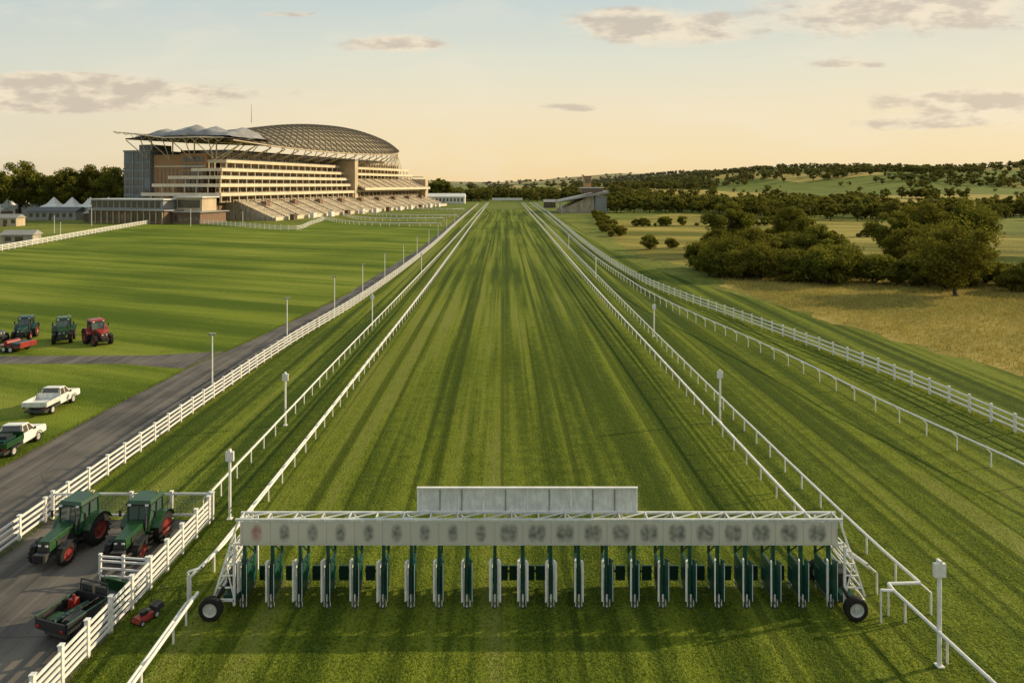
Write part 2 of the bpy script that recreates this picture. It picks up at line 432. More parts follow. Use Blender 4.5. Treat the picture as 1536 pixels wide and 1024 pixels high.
running_rail('running_rail', [(14.2, 26.6), (13.6, 31), (13.4, 60), (13.2, 120), (14, 300), (15, 585)], side=1)
running_rail('running_rail', [(15.5, 25.4), (15.3, 32), (15.2, 60), (15.4, 120), (16.2, 300), (17, 585)], side=1, double=False)
running_rail('running_rail', [(14.9, 14), (14.6, 20), (14.25, 24.9)], side=1, step=2.2)
running_rail('running_rail', E_LINE, side=1, double=False, step=2.4)
plank_fence('white_plank_fence', F_LINE, step=2.0, h=1.25, rails=(.35, .7, 1.1), rh=.11)
b = MB(); b.path([(14.25, 24.9, 1.2), (14.3, 25.35, 1.2), (15.5, 25.4, 1.2)], .06, 'white_paint', 8)
b.tube((14.3, 25.35, 1.2), (14.3, 25.35, 0), .04, 'white_paint'); b.tube((13.8, 24.95, 1.2), (13.8, 24.95, 0), .04, 'white_paint'); b.tube((13.8, 24.95, 1.2), (14.25, 24.9, 1.2), .055, 'white_paint', 8); b.obj('rail_link')
b = MB(); b.path([(-11.7, 26.4, 1.2), (-12.1, 26.2, 1.15), (-12.1, 26.2, 0)], .05, 'white_paint', 8); b.obj('rail_end_post')

for pts in ([(-24, 262), (-45, 262), (-62, 275), (-79, 305), (-88, 330)],
            [(-22, 330), (-40, 330), (-62, 345), (-85, 400), (-70, 470)],
            [(-24, 420), (-35, 415), (-50, 430), (-58, 470), (-50, 540)],
            [(-26, 300), (-48, 298), (-66, 312), (-82, 350)]):
    running_rail('running_rail', pts, double=False, step=4, h=1.3, r=.16)
plank_fence('white_plank_fence', [(-118, 150), (-125, 185), (-137, 240), (-147, 293)], step=3, h=1.6, rails=(.4, .8, 1.2, 1.5), rw=.1, rh=.16)
plank_fence('white_plank_fence', [(-147, 293), (-120, 275), (-95, 254), (-73, 238), (-76, 270), (-79, 300)], step=3.5, h=1.9, rails=(.5, 1.0, 1.5), rw=.1, rh=.14)

for (x, y, h) in [(-13.1, 32.7, 3.2), (-14.5, 45.4, 3.4), (-14.9, 77.6, 3.4), (-15, 125, 3.4), (14.5, 22.7, 3.4), (14.6, 46, 3.4), (15.9, 72, 3.3), (16, 118, 3.4), (16.3, 170, 3.4)]:
    b = MB(); b.tube((0, 0, 0), (0, 0, h), .07, 'white_paint', 8)
    b.box((-.19, -.06, h-.42), (.19, .06, h+.03), 'white_paint'); b.box((-.05, -.09, h+.03), (.05, .09, h+.14), 'white_paint'); b.box((-.12, -.12, 0), (.12, .12, .05), 'white_paint')
    b.obj('course_marker_post', loc=(x, y, 0))
for (x, y) in [(-22.3, 52.3), (-21.8, 68.8), (-21.0, 84.9), (-20.2, 98), (-19.8, 114), (-19.3, 132), (-19.2, 152), (-19.2, 176), (-19.6, 205), (-19.9, 240), (-20.3, 285)]:
    b = MB(); b.tube((0, 0, 0), (0, 0, 4.6), .07, 'white_paint', 8, .05); b.box((-.12, -.12, 0), (.12, .12, .3), 'white_metal')
    b.beam((-.22, 0, 4.6), (.22, 0, 4.6), .08, .06, 'white_metal'); b.box((-.26, -.12, 4.5), (-.06, .12, 4.62), 'galvanised'); b.box((.06, -.12, 4.5), (.26, .12, 4.62), 'galvanised')
    b.obj('lamp_post', loc=(x, y, 0))

# ------------------------------------------------------------------ starting gate
def starting_gate():
    root = empty('starting_gate', (1.3, 26, 0))
    def fin(b, nm, bev=0):
        o = b.obj(nm, root, bevel=bev); o.location = (-1.3, -26, 0); return o
    N = 22; x0 = -9.86; dx = 1.06
    pan = MB(); pad = MB(); leg = MB()
    rr = random.Random(3)
    for i in range(N):
        x = x0+dx*i
        pan.box((x-.05, 25.95, .36), (x+.05, 27.15, 1.42), 'door_green')
        pan.box((x-.075, 26.02, .78), (x+.075, 27.0, 1.02), 'dark_green')
        pan.box((x-.065, 25.98, 1.30), (x+.065, 26.12, 2.45), 'door_green')
        pan.box((x-.05, 27.1, 1.3), (x+.05, 27.2, 2.2), 'dark_green')
        pan.beam((x, 26.1, 2.3), (x, 27.1, 1.45), .05, .06, 'dark_green')
        for sg in (-1, 1):
            sp = rr.uniform(.03, .10); dp = rr.uniform(.16, .24)
            lo = [(x+sg*.085, 25.94, .28), (x+sg*(.085+sp), 25.94-dp, .28), (x+sg*(.14+sp), 25.94-dp, .28), (x+sg*.14, 25.94, .28)]
            zt = 1.80+rr.uniform(-.04, .04)
            white = (sg < 0) if not 8 < i < 13 else True
            pad.hexa(lo, [(a, c, zt) for (a, c, d) in lo], 'white_paint' if white else 'door_green')
            if not white: pad.box((x+sg*(.11+sp)-.012, 25.93-dp, .30), (x+sg*(.11+sp)+.012, 25.937-dp, zt-.05), 'white_metal')
            pad.box((x+sg*.10-.035, 25.96, .42), (x+sg*.10+.035, 26.5, 1.55), 'door_green')
            pad.tube((x+sg*.115, 25.9, .02), (x+sg*.115, 25.9, .30), .022, 'white_metal', 6)
            for zz in (.6, 1.5): pad.box((x+sg*.13-.03, 25.9, zz), (x+sg*.13+.03, 25.955, zz+.08), 'steel_dark')
        for yy in (25.85, 27.1): leg.tube((x, yy, .0), (x, yy, .5), .032, 'white_metal', 6)
        leg.beam((x, 25.7, .22), (x, 27.2, .22), .06, .06, 'galvanised')
        leg.box((x-.08, 25.78, 0), (x+.08, 25.92, .03), 'steel_dark')
        if i < N-1 and (i < 5 or 9 <= i < 11 or i >= 13):
            pad.box((x+.12, 27.25, .22), (x+.5, 27.33, .80), 'dark_green'); pad.box((x+.56, 27.25, .22), (x+.94, 27.33, .80), 'dark_green')
            pad.box((x+.08, 27.34, .5), (x+.98, 27.38, .58), 'black_plastic')
    fin(pan, 'stall_dividers', .02); fin(pad, 'stall_doors', .012); fin(leg, 'stall_feet')
    xa, xb = -10.05, 12.75
    nb = MB(); nb.box((xa+.1, 25.80, 2.42), (xb-.1, 25.84, 3.26), 'number_strip'); fin(nb, 'number_board')
    fr = MB()
    for (y, z) in ((25.86, 3.32), (26.42, 3.32), (25.88, 2.40), (26.42, 2.42), (27.2, 2.3)):
        fr.beam((xa-.1, y, z), (xb+.1, y, z), .08, .08, 'white_metal')
    for i in range(N+1):
        x = xa+.05+(xb-xa-.1)*i/N
        fr.beam((x, 25.9, 3.33), (x, 26.4, 3.33), .05, .05, 'white_metal')
        fr.beam((x, 26.42, 2.45), (x, 26.42, 3.3), .05, .05, 'white_metal')
        if i < N:
            x2 = x+(xb-xa-.1)/N
            fr.beam((x, 25.9, 3.34), (x2, 26.4, 3.34), .04, .04, 'white_metal')
            fr.beam((x if i % 2 else x2, 26.44, 2.45), (x2 if i % 2 else x, 26.44, 3.3), .04, .04, 'white_metal')
            fr.beam((x, 26.45, 2.44), (x, 27.2, 2.3), .045, .045, 'white_metal')
    for sg, xe in ((-1, xa), (1, xb)):
        o = xe+sg*.75
        for y in (25.5, 27.9):
            fr.beam((xe, y if y > 26 else 25.9, 3.3 if y < 26 else 2.5), (o, y, .65), .07, .07, 'white_paint')
            fr.beam((xe, y, .5), (o, y, .5), .08, .08, 'white_paint')
            fr.beam((xe, y, .3), (xe, y, 2.5), .08, .08, 'white_paint')
        for z in (.5, .95, 1.4, 1.85, 2.3):
            k = (3.2-z)/2.7
            fr.beam((xe+sg*.75*k, 25.5, z), (xe+sg*.75*k, 27.9, z), .045, .045, 'white_paint')
            fr.beam((xe, 25.55, z), (xe+sg*.75*k, 25.5, z), .045, .045, 'white_paint')
            if z < 2.2: fr.beam((xe+sg*.75*k, 25.5, z), (xe+sg*.75*(k-.167), 27.9, z+.45), .035, .035, 'white_paint')
        fr.beam((xe, 25.52, .5), (xe+sg*.3, 25.5, 1.8), .04, .04, 'white_paint')
        fr.beam((xe+sg*.15, 25.6, 2.6), (xe+sg*.6, 27.9, 1.15), .04, .04, 'white_paint')
        fr.box((xe-.1 if sg > 0 else xe-.45, 25.6, .35), (xe+.45 if sg > 0 else xe+.1, 27.6, .62), 'dark_green')
        fr.box((min(xe, xe+sg*.55), 26.2, .62), (max(xe, xe+sg*.55), 26.9, 1.1), 'black_plastic')
    fin(fr, 'frame')
    wh = MB()
    for xe in (-10.75, 12.95):
        wh.wheel((xe, 25.1, .43), .43, .26, 'hub_white', 'y', 0)
        wh.wheel((xe-.25*np.sign(xe), 27.6, .43), .43, .26, 'hub_white', 'y', 0)
        wh.tube((xe, 25.1, .43), (xe, 27.6, .43), .06, 'steel_dark', 8)
        wh.beam((xe, 25.3, .45), (xe-np.sign(xe)*.3, 25.5, 1.0), .1, .1, 'black_plastic')
    fin(wh, 'wheels')
    bd = MB(); bx0, bx1 = -3.3, 5.16
    bd.box((bx0, 26.46, 3.38), (bx1, 26.50, 4.24), 'white_metal')
    for i in range(11):
        x = bx0+(bx1-bx0)*i/10; w = .04 if i in (0, 3, 5, 7, 10) else .015
        bd.box((x-w, 26.42, 3.34), (x+w, 26.458, 4.27), 'white_paint' if w > .03 else 'galvanised')
    for z in (3.34, 4.24): bd.box((bx0-.05, 26.40, z), (bx1+.05, 26.52, z+.05), 'white_paint')
    for i in range(6):
        x = bx0+.3+(bx1-bx0-.6)*i/5; bd.beam((x, 26.5, 3.9), (x, 27.1, 3.3), .04, .04, 'white_metal')
    bd.beam((bx0, 27.1, 3.3), (bx1, 27.1, 3.3), .05, .05, 'white_metal')
    fin(bd, 'sign_panel')
starting_gate()

# ------------------------------------------------------------------ vehicles  (front faces -Y)
def tractor(body='tractor_green', hub='hub_red'):
    b = MB()
    for sg in (-1, 1):
        b.wheel((sg*.88, 1.0, .80), .78, .46, hub, 'x', 18)
        b.wheel((sg*.80, -1.15, .56), .54, .34, hub, 'x', 16)
        arc = []
        for k in range(8):
            a = R(20+k*20); arc.append((1.0+math.cos(a)*.92, .80+math.sin(a)*.92))
        for (y1, z1), (y2, z2) in zip(arc[:-1], arc[1:]):
            xa, xb = (sg*.62, sg*1.14); xa, xb = min(xa, xb), max(xa, xb)
            b.hexa([(xa, y1, z1), (xb, y1, z1), (xb, y2, z2), (xa, y2, z2)], [(xa, y1, z1+.05), (xb, y1, z1+.05), (xb, y2, z2+.05), (xa, y2, z2+.05)], body)
        b.hexa([(sg*.62, -1.55, 1.0), (sg*.98, -1.55, 1.0), (sg*.98, -.85, 1.14), (sg*.62, -.85, 1.14)], [(sg*.62, -1.55, 1.04), (sg*.98, -1.55, 1.04), (sg*.98, -.85, 1.18), (sg*.62, -.85, 1.18)], 'black_plastic')
        b.box((min(sg*.45, sg*.80), -.25, .45), (max(sg*.45, sg*.80), .35, .52), 'black_plastic')
        b.box((min(sg*.45, sg*.78), -.22, .75), (max(sg*.45, sg*.78), .30, .80), 'black_plastic')
        b.box((min(sg*.42, sg*.72), -.5, .55), (max(sg*.42, sg*.72), -.26, .98), 'black_plastic')
    b.box((-.26, -1.7, .55), (.26, 1.4, .92), 'steel_dark')
    b.box((-.75, -1.25, .48), (.75, -1.05, .64), 'steel_dark'); b.box((-.8, .9, .68), (.8, 1.1, .92), 'steel_dark')
    b.hexa([(-.36, -1.75, .92), (.36, -1.75, .92), (.44, -.05, .92), (-.44, -.05, .92)], [(-.30, -1.68, 1.42), (.30, -1.68, 1.42), (.42, -.05, 1.66), (-.42, -.05, 1.66)], body)
    b.hexa([(-.30, -1.78, .95), (.30, -1.78, .95), (.3, -1.73, .95), (-.3, -1.73, .95)], [(-.24, -1.735, 1.33), (.24, -1.735, 1.33), (.24, -1.68, 1.33), (-.24, -1.68, 1.33)], 'black_plastic')
    for sg in (-1, 1):
        b.box((sg*.2-.08, -1.795, 1.18), (sg*.2+.08, -1.75, 1.27), 'white_metal')
        b.hexa([(sg*.425-.01, -1.3, 1.02), (sg*.445, -.3, 1.02), (sg*.455, -.3, 1.02), (sg*.435, -1.3, 1.02)], [(sg*.385, -1.3, 1.3), (sg*.435, -.3, 1.35), (sg*.45, -.3, 1.35), (sg*.40, -1.3, 1.3)], 'black_plastic')
    b.box((-.35, -2.05, .52), (.35, -1.75, .88), 'steel_dark')
    for k in range(5): b.box((-.33+k*.14, -2.11, .5), (-.24+k*.14, -2.05, .9), 'black_plastic')
    lo = [(-.58, -.02), (.58, -.02), (.62, 1.45), (-.62, 1.45)]; hi = [(-.66, .12), (.66, .12), (.66, 1.35), (-.66, 1.35)]
    b.hexa([(x, y, .95) for x, y in lo], [(x, y, 1.25) for x, y in lo], body)
    b.hexa([(x*.96, y+.02, 1.25) for x, y in lo], [(x*.96, y+(.02 if y < 1 else -.03), 2.42) for x, y in hi], 'cab_glass')
    for (xl, yl), (xh, yh) in zip(lo, hi): b.beam((xl, yl, 1.2), (xh, yh, 2.45), .07, .07, body)
    for sg in (-1, 1): b.beam((sg*.62, .75, 1.25), (sg*.67, .72, 2.42), .05, .05, 'black_plastic')
    b.beam((0, -.03, 1.25), (0, .1, 2.4), .02, .02, 'black_plastic')
    b.box((-.72, .02, 2.42), (.72, 1.45, 2.52), 'black_plastic'); b.hexa([(-.74, 0, 2.52), (.74, 0, 2.52), (.74, 1.48, 2.52), (-.74, 1.48, 2.52)], [(-.62, .12, 2.68), (.62, .12, 2.68), (.62, 1.38, 2.68), (-.62, 1.38, 2.68)], body)
    for sg in (-1, 1):
        b.box((sg*.5-.09, -.04, 2.42), (sg*.5+.09, .04, 2.52), 'white_metal')
        b.beam((sg*.66, .1, 2.2), (sg*1.0, -.05, 2.15), .03, .03, 'black_plastic'); b.box((sg*1.0-.07, -.08, 1.85), (sg*1.0+.07, -.04, 2.2), 'black_plastic')
    b.tube((.5, -.12, 1.1), (.5, -.12, 2.45), .045, 'steel_dark', 8); b.tube((.5, -.12, 1.3), (.5, -.12, 1.9), .075, 'steel_dark', 8)
    b.tube((0.45, 1.2, 2.68), (.45, 1.2, 2.82), .05, 'yellow_paint', 8)
    b.box((-.3, 1.45, .5), (.3, 1.75, .75), 'steel_dark'); b.beam((-.35, 1.5, .5), (-.35, 2.1, .45), .06, .08, 'black_plastic'); b.beam((.35, 1.5, .5), (.35, 2.1, .45), .06, .08, 'black_plastic')
    return b
t1 = tractor().obj('tractor', loc=(-18.95, 29.8, 0), rz=R(-8), bevel=.025, sc=.80)
instance(t1, 'tractor', (-16.05, 30.0, 0), R(-2), .78)
t3 = tractor('tractor_teal', 'red_paint').obj('tractor', loc=(-49.8, 71, 0), rz=R(20), bevel=.03, sc=.85)
instance(t3, 'tractor', (-52.0, 69.3, 0), R(75), .85)
tractor('red_paint', 'hub_red').obj('tractor', loc=(-40.8, 68.8, 0), rz=R(50), bevel=.03, sc=.9)
instance(t1, 'tractor', (-45.0, 69.8, 0), R(28), .9)

def utility_cart():
    b = MB()
    for sg in (-1, 1):
        for y in (-.85, .95): b.wheel((sg*.62, y, .30), .30, .24, 'steel_dark', 'x', 12)
    b.box((-.5, -1.3, .28), (.5, 1.3, .42), 'steel_dark')
    b.box((-.72, -1.45, .52), (.72, .15, .58), 'black_plastic')
    for sg in (-1, 1):
        b.box((sg*.72-.04, -1.45, .58), (sg*.72+.04, .15, .92), 'black_plastic'); b.box((sg*.735-.035, -1.47, .92), (sg*.735+.035, .17, .96), 'tractor_green')
    b.box((-.68, -1.49, .58), (.68, -1.43, .90), 'black_plastic'); b.box((-.68, .10, .58), (.68, .16, 1.0), 'black_plastic')
    for sg in (-1, 1): b.box((sg*.55-.08, -1.52, .62), (sg*.55+.08, -1.495, .72), 'tail_red')
    b.box((-.66, .2, .45), (.66, 1.45, .62), 'tractor_green')
    b.hexa([(-.62, 1.05, .62), (.62, 1.05, .62), (.55, 1.6, .5), (-.55, 1.6, .5)], [(-.58, 1.05, .98), (.58, 1.05, .98), (.48, 1.5, .78), (-.48, 1.5, .78)], 'tractor_green')
    for sg in (-1, 1):
        b.box((sg*.32-.25, .3, .62), (sg*.32+.25, .75, .78), 'seat_black'); b.box((sg*.32-.25, .22, .78), (sg*.32+.25, .34, 1.2), 'seat_black')
        b.tube((sg*.62, .2, .9), (sg*.62, .25, 1.35), .03, 'black_plastic')
    b.tube((-.62, .25, 1.35), (.62, .25, 1.35), .03, 'black_plastic')
    b.tube((-.3, 1.05, .9), (-.3, .85, 1.1), .02, 'black_plastic')
    for k in range(10):
        a = 2*math.pi*k/10; c = 2*math.pi*(k+1)/10
        b.tube((-.3+math.cos(a)*.17, .85, 1.1+math.sin(a)*.17), (-.3+math.cos(c)*.17, .85, 1.1+math.sin(c)*.17), .015, 'black_plastic', 5)
    b.hexa([(-.55, -.4, .58), (-.25, -.4, .58), (-.25, -.1, .58), (-.55, -.1, .58)], [(-.52, -.38, .95), (-.28, -.38, .95), (-.28, -.12, .95), (-.52, -.12, .95)], 'red_paint')
    b.tube((-.4, -.25, .95), (-.4, -.25, 1.08), .05, 'red_paint', 8)
    b.box((.1, -1.1, .58), (.55, -.5, .8), 'steel_dark'); b.tube((-.2, -1.2, .68), (.0, 0, .72), .1, 'dark_green', 10); b.box((-.6, -1.2, .58), (-.3, -.7, .72), 'tractor_green')
    b.beam((.3, -1.3, .86), (.45, .05, .98), .05, .03, 'bark')
    return b
utility_cart().obj('utility_cart', loc=(-15.2, 25.0, 0), rz=R(-18), bevel=.015, sc=1.0)
def mower():
    b = MB()
    for sg in (-1, 1):
        b.wheel((sg*.28, -.3, .11), .11, .07, 'hub_white', 'x'); b.wheel((sg*.28, .35, .14), .14, .07, 'hub_white', 'x')
    b.hexa([(-.27, -.42, .1), (.27, -.42, .1), (.27, .38, .1), (-.27, .38, .1)], [(-.2, -.34, .27), (.2, -.34, .27), (.22, .3, .27), (-.22, .3, .27)], 'red_paint')
    b.tube((0, -.05, .27), (0, -.05, .42), .13, 'black_plastic', 12); b.box((-.1, .08, .27), (.1, .24, .38), 'steel_dark')
    for sg in (-1, 1): b.tube((sg*.2, .35, .2), (sg*.2, .95, .85), .015, 'black_plastic')
    b.tube((-.2, .95, .85), (.2, .95, .85), .02, 'black_plastic')
    b.hexa([(-.2, .38, .15), (.2, .38, .15), (.2, .8, .2), (-.2, .8, .2)], [(-.2, .38, .38), (.2, .38, .38), (.16, .75, .42), (-.16, .75, .42)], 'seat_black')
    return b
mower().obj('lawn_mower', loc=(-13.2, 25.1, 0), rz=R(-25), bevel=.01, sc=.9)

def pickup(body='white_paint', bed='white_metal', cargo=None):
    """front faces +Y"""
    b = MB()
    for sg in (-1, 1):
        for y in (1.45, -1.35): b.wheel((sg*.78, y, .36), .36, .24, 'hub_white', 'x')
    b.box((-.8, -2.3, .38), (.8, 2.2, .55), 'steel_dark')
    def loft(prof, w0, w1, mat):
        zs = [z for y, z in prof]; zmin, zmax = min(zs), max(zs); n = len(prof)
        W = lambda z: w0+(w1-w0)*(z-zmin)/(zmax-zmin)
        vs = [(-W(z), y, z) for y, z in prof]+[(W(z), y, z) for y, z in prof]
        b.add(vs, [tuple(range(n))[::-1], tuple(range(n, 2*n))]+[(i, (i+1) % n, n+(i+1) % n, n+i) for i in range(n)], mat)
    loft([(2.4, .5), (2.4, .85), (2.3, 1.0), (1.25, 1.12), (-.35, 1.12), (-.35, .5)], .90, .86, body)
    loft([(1.15, 1.121), (.55, 1.72), (-.15, 1.76), (-.33, 1.121)], .84, .68, body)
    b.hexa([(-.74, 1.13, 1.16), (.74, 1.13, 1.16), (.74, 1.15, 1.17), (-.74, 1.15, 1.17)], [(-.62, .62, 1.67), (.62, .62, 1.67), (.62, .65, 1.68), (-.62, .65, 1.68)], 'window_glass')
    b.hexa([(-.7, -.345, 1.2), (.7, -.345, 1.2), (.7, -.33, 1.2), (-.7, -.33, 1.2)], [(-.6, -.21, 1.65), (.6, -.21, 1.65), (.6, -.18, 1.65), (-.6, -.18, 1.65)], 'window_glass')
    for sg in (-1, 1):
        b.hexa([(sg*.835, -.22, 1.17), (sg*.835, .95, 1.17), (sg*.845, .95, 1.17), (sg*.845, -.22, 1.17)], [(sg*.70, -.12, 1.66), (sg*.70, .55, 1.66), (sg*.72, .55, 1.66), (sg*.72, -.12, 1.66)], 'window_glass')
        b.beam((sg*.84, .33, 1.15), (sg*.715, .28, 1.7), .03, .06, body)
        b.box((sg*.7-.15, 2.38, .72), (sg*.7+.15, 2.43, .88), 'white_metal'); b.box((sg*.95-.06, .85, 1.12), (sg*.95+.06, .95, 1.28), 'black_plastic')
        b.box((sg*.8-.07, -2.36, .72), (sg*.8+.07, -2.3, .88), 'tail_red')
        for k in range(7):
            a = R(k*26); a2 = R((k+1)*26)
            b.beam((sg*.9, 1.45+math.cos(a)*.43, .36+math.sin(a)*.43), (sg*.9, 1.45+math.cos(a2)*.43, .36+math.sin(a2)*.43), .05, .05, 'black_plastic')
    b.box((-.9, 2.38, .42), (.9, 2.5, .64), 'black_plastic'); b.box((-.5, 2.40, .70), (.5, 2.43, .86), 'black_plastic')
    b.box((-.98, -2.35, .82), (.98, -.45, .92), bed)
    for sg in (-1, 1): b.box((sg*.98-.03, -2.35, .92), (sg*.98+.03, -.45, 1.22), bed)
    b.box((-.95, -2.38, .92), (.95, -2.33, 1.22), bed); b.box((-.95, -.47, .92), (.95, -.42, 1.4), bed)
    for sg in (-1, 1): b.tube((sg*.85, -.44, 1.4), (sg*.85, -.44, 1.75), .03, 'steel_dark')
    b.tube((-.85, -.44, 1.75), (.85, -.44, 1.75), .03, 'steel_dark')
    if cargo:
        b.box((-.8, -2.0, .93), (.6, -.7, 1.25), cargo); b.box((-.3, -1.6, 1.25), (.5, -.9, 1.45), 'black_plastic')
    return b
pickup().obj('pickup_truck', loc=(-32.3, 48.9, 0), rz=R(2), bevel=.03, sc=.86)
pickup('white_paint', 'tractor_green', 'dark_green').obj('pickup_truck', loc=(-29.7, 41.4, 0), rz=R(4), bevel=.03, sc=.84)
def trailer():
    b = MB()
    for sg in (-1, 1):
        for y in (-.5, .5): b.wheel((sg*.95, y, .4), .4, .25, 'hub_white', 'x')
    b.box((-1, -1.8, .6), (1, 1.8, .75), 'red_paint'); b.box((-.9, -1.6, .75), (.9, -.2, 1.1), 'steel_dark'); b.tube((-.8, .5, 1.0), (.8, .5, 1.0), .28, 'red_paint', 12)
    b.beam((0, 1.8, .6), (0, 3, .5), .1, .1, 'steel_dark'); b.box((-1, -1.85, .75), (1, -1.75, 1.2), 'red_paint')
    return b
trailer().obj('red_trailer', loc=(-47.0, 65.8, 0), rz=R(75), bevel=.02, sc=.85)

# ------------------------------------------------------------------ grandstand
GM = Matrix(((.261, -.965, 0, -125), (.965, .261, 0, 309), (0, 0, 1, 0), (0, 0, 0, 1)))
def grandstand():
    root = empty('grandstand', (-125, 309, 0))
    def NB():
        b = MB(); b.M = GM; return b
    def fin(b, nm):
        o = b.obj(nm, root); o.location = (125, -309, 0); return o
    b = NB()
    b.box((6, 12, 0), (216, 46, 30), 'cream_stone')
    b.box((4, 11.0, 12.8), (214, 12.0, 31), 'cream_stone')
    for z in (13.6, 17.2, 20.8, 24.4, 28.0): b.box((5, 10.8, z), (213, 10.98, z+1.8), 'window_glass')
    b.box((20, 14, 30), (196, 42, 33), 'window_glass')
    for i in range(54):
        s = 6+i*4; b.box((s-.2, 10.5, 12.8), (s+.2, 10.79, 31), 'cream_parapet')
    fin(b, 'core')
    b = NB()
    b.box((2, 27, 0), (5.9, 41.8, 30), 'orange_brick'); b.box((2, 12.5, 0), (5.9, 26.9, 30.5), 'orange_brick')
    b.box((1.6, 13, 24.2), (1.99, 41, 24.8), 'cream_parapet')
    for k in range(5):
        for j in range(5):
            b.box((1.8, 14+j*2.4, 13+k*3.4), (1.995, 15.8+j*2.4, 15.2+k*3.4), 'window_glass')
    for j in range(6): b.box((1.85, 28.3+j*2.2, 13), (1.995, 28.8+j*2.2, 23.5), 'window_glass')
    fin(b, 'brick_block')
    b = NB()
    b.box((0, 42, 0), (26, 57, 31.5), 'grey_blue_clad'); b.box((-.4, 41.8, 31.5), (26.4, 57.2, 32.2), 'roof_grey')
    b.box((4, 44, 32.2), (16, 52, 35), 'grey_blue_clad')
    for k in range(7):
        for j in range(5):
            if (j+k) % 7 != 3: b.box((-.15, 43+j*2.9, 4+k*3.9), (-.01, 44.9+j*2.9, 6.3+k*3.9), 'window_glass')
        b.box((-.2, 42, 2.9+k*3.9), (-.005, 57, 3.2+k*3.9), 'roof_grey')
    for j in (45.6, 51.4): b.box((-.3, j, 0), (-.205, j+.5, 31.4), 'roof_grey')
    fin(b, 'tower_block')
    b = NB()
    tiers = [(11.5, -7.5, -14, 34), (15.5, -5.5, -12, 30), (19.0, -3.5, -9, 24), (22.5, -1.0, -5, 15), (26.5, 2.0, 2, 12)]
    for z, t0, s0, tw in tiers:
        b.box((s0, t0, z), (108, 12, z+.5), 'cream_parapet')
        b.box((s0, t0-.15, z-.5), (108, t0, z+.9), 'cream_parapet')
        b.box((s0, 12, z), (1.9 if s0 < 1.5 else 2.5, tw, z+.5), 'cream_parapet')
        b.box((s0-.15, t0, z-.5), (s0, tw, z+.9), 'cream_parapet')
        b.box((s0, t0-.1, z+1.15), (108, t0-.03, z+1.25), 'galvanised')
        for i in range(int((108-s0)/6)+1):
            s = s0+.3+i*6; b.box((s, t0+.1, z-3.2), (s+.45, t0+.55, z-.01), 'cream_stone')
        for i in range(int((tw-t0)/6)+1):
            t = t0+.2+i*6; b.box((s0+.1, t, z-3.0), (s0+.5, t+.45, z-.01), 'cream_stone')
        b.box((max(s0+3, -9), t0+4, z-2.9), (106, t0+4.3, z-1.3), 'window_glass')
        b.box((max(s0+2.8, -9.2), t0+4.31, z-3.4), (106.2, t0+4.6, z-.02), 'cream_stone')
        for i in range(28):
            s = -5+i*4; b.box((s, t0+3.75, z-3.4), (s+.35, t0+3.98, z-.6), 'cream_stone')
        b.box((s0+1, t0+1.2, z+.5), (106, t0+3.4, z+.95), 'seat_tan')
    fin(b, 'balconies')
    b = NB()
    for z, t0 in ((12, -6), (22.5, 2), (26.5, 5)):
        b.box((112, t0, z), (220, 12, z+.5), 'cream_parapet'); b.box((112, t0-.15, z-.6), (220, t0, z+.9), 'cream_parapet')
        for i in range(19):
            s = 113+i*5.8; b.box((s, t0+.2, z-3.6), (s+.5, t0+.7, z-.01), 'cream_stone')
    for k in range(12):
        b.box((112, -12+k*1.2, 13.2+k*.55), (220, -10.8+k*1.2, 13.75+k*.55), 'seat_tan' if k % 3 else 'concrete')
    for i in range(10):
        s = 112+i*12; b.beam((s, -12.2, 13.9), (s, 2.4, 20.6), .5, .5, 'cream_parapet')
    b.box((112, -12.5, 12.6), (220, -12.01, 14.2), 'cream_parapet')
    b.box((107.5, -8, 0), (111.5, 14, 31), 'cream_stone'); b.box((107.3, -8.2, 30.2), (111.7, 14, 31.2), 'roof_grey')
    b.box((216.5, -10, 0), (222, 30, 20), 'cream_stone')
    for k in range(6): b.box((222.2, -6, 4+k*3.5), (232-k*1.5, 20, 4.6+k*3.5), 'cream_parapet')
    fin(b, 'upper_tier')
    b = NB()
    for k in range(16):
        b.box((0, -24+k*1.25, 0), (222, -22.75+k*1.25, 1.0+k*.5), 'seat_tan' if k % 2 else 'concrete')
    for i in range(20):
        s = i*11.6+.5; b.beam((s, -24, 1.25), (s, -4.4, 9.0), 1.1, .22, 'cream_parapet')
    b.box((0, -25.2, 0), (222, -24.6, 1.6), 'cream_parapet')
    for i in range(9):
        s = 12+i*24; b.box((s, -12, 4.5), (s+3.2, -9, 8.2), 'dark_brick')
    b.box((-1, -4, 0), (222, 11, 9.2), 'concrete')
    for i in range(45): b.box((3+i*4.9, -4.3, 9.2), (3.5+i*4.9, -3.8, 11), 'cream_stone')
    fin(b, 'lower_terrace')
    b = NB()
    for k in (2, 6, 10, 14):
        b.tube((1, -24+k*1.25, 1.9+k*.5), (221, -24+k*1.25, 1.9+k*.5), .05, 'galvanised', 4)
    for i in range(12): b.box((8+i*17, -29, 0), (11+i*17, -27, 2.6), 'canvas_white' if i % 3 else 'shed_brown')
    fin(b, 'terrace_rails')
    b = NB()
    Fp = [(-4, -6, 35.5), (30, -9, 34), (74, -10, 33.6), (120, -10, 34.3), (164, -7, 36.2), (200, 4, 40), (222, 18, 44.4)]
    Rp = [(-4, 20, 38), (40, 20, 44.5), (79, 20, 50), (115, 20, 53), (155, 20, 53.8), (195, 20, 50.5), (223, 20, 44.8)]
    Bp = [(-4, 52, 37), (47, 52, 38), (79, 52, 39), (107, 52, 40), (150, 52, 42), (195, 42, 43), (224, 22, 44.2)]
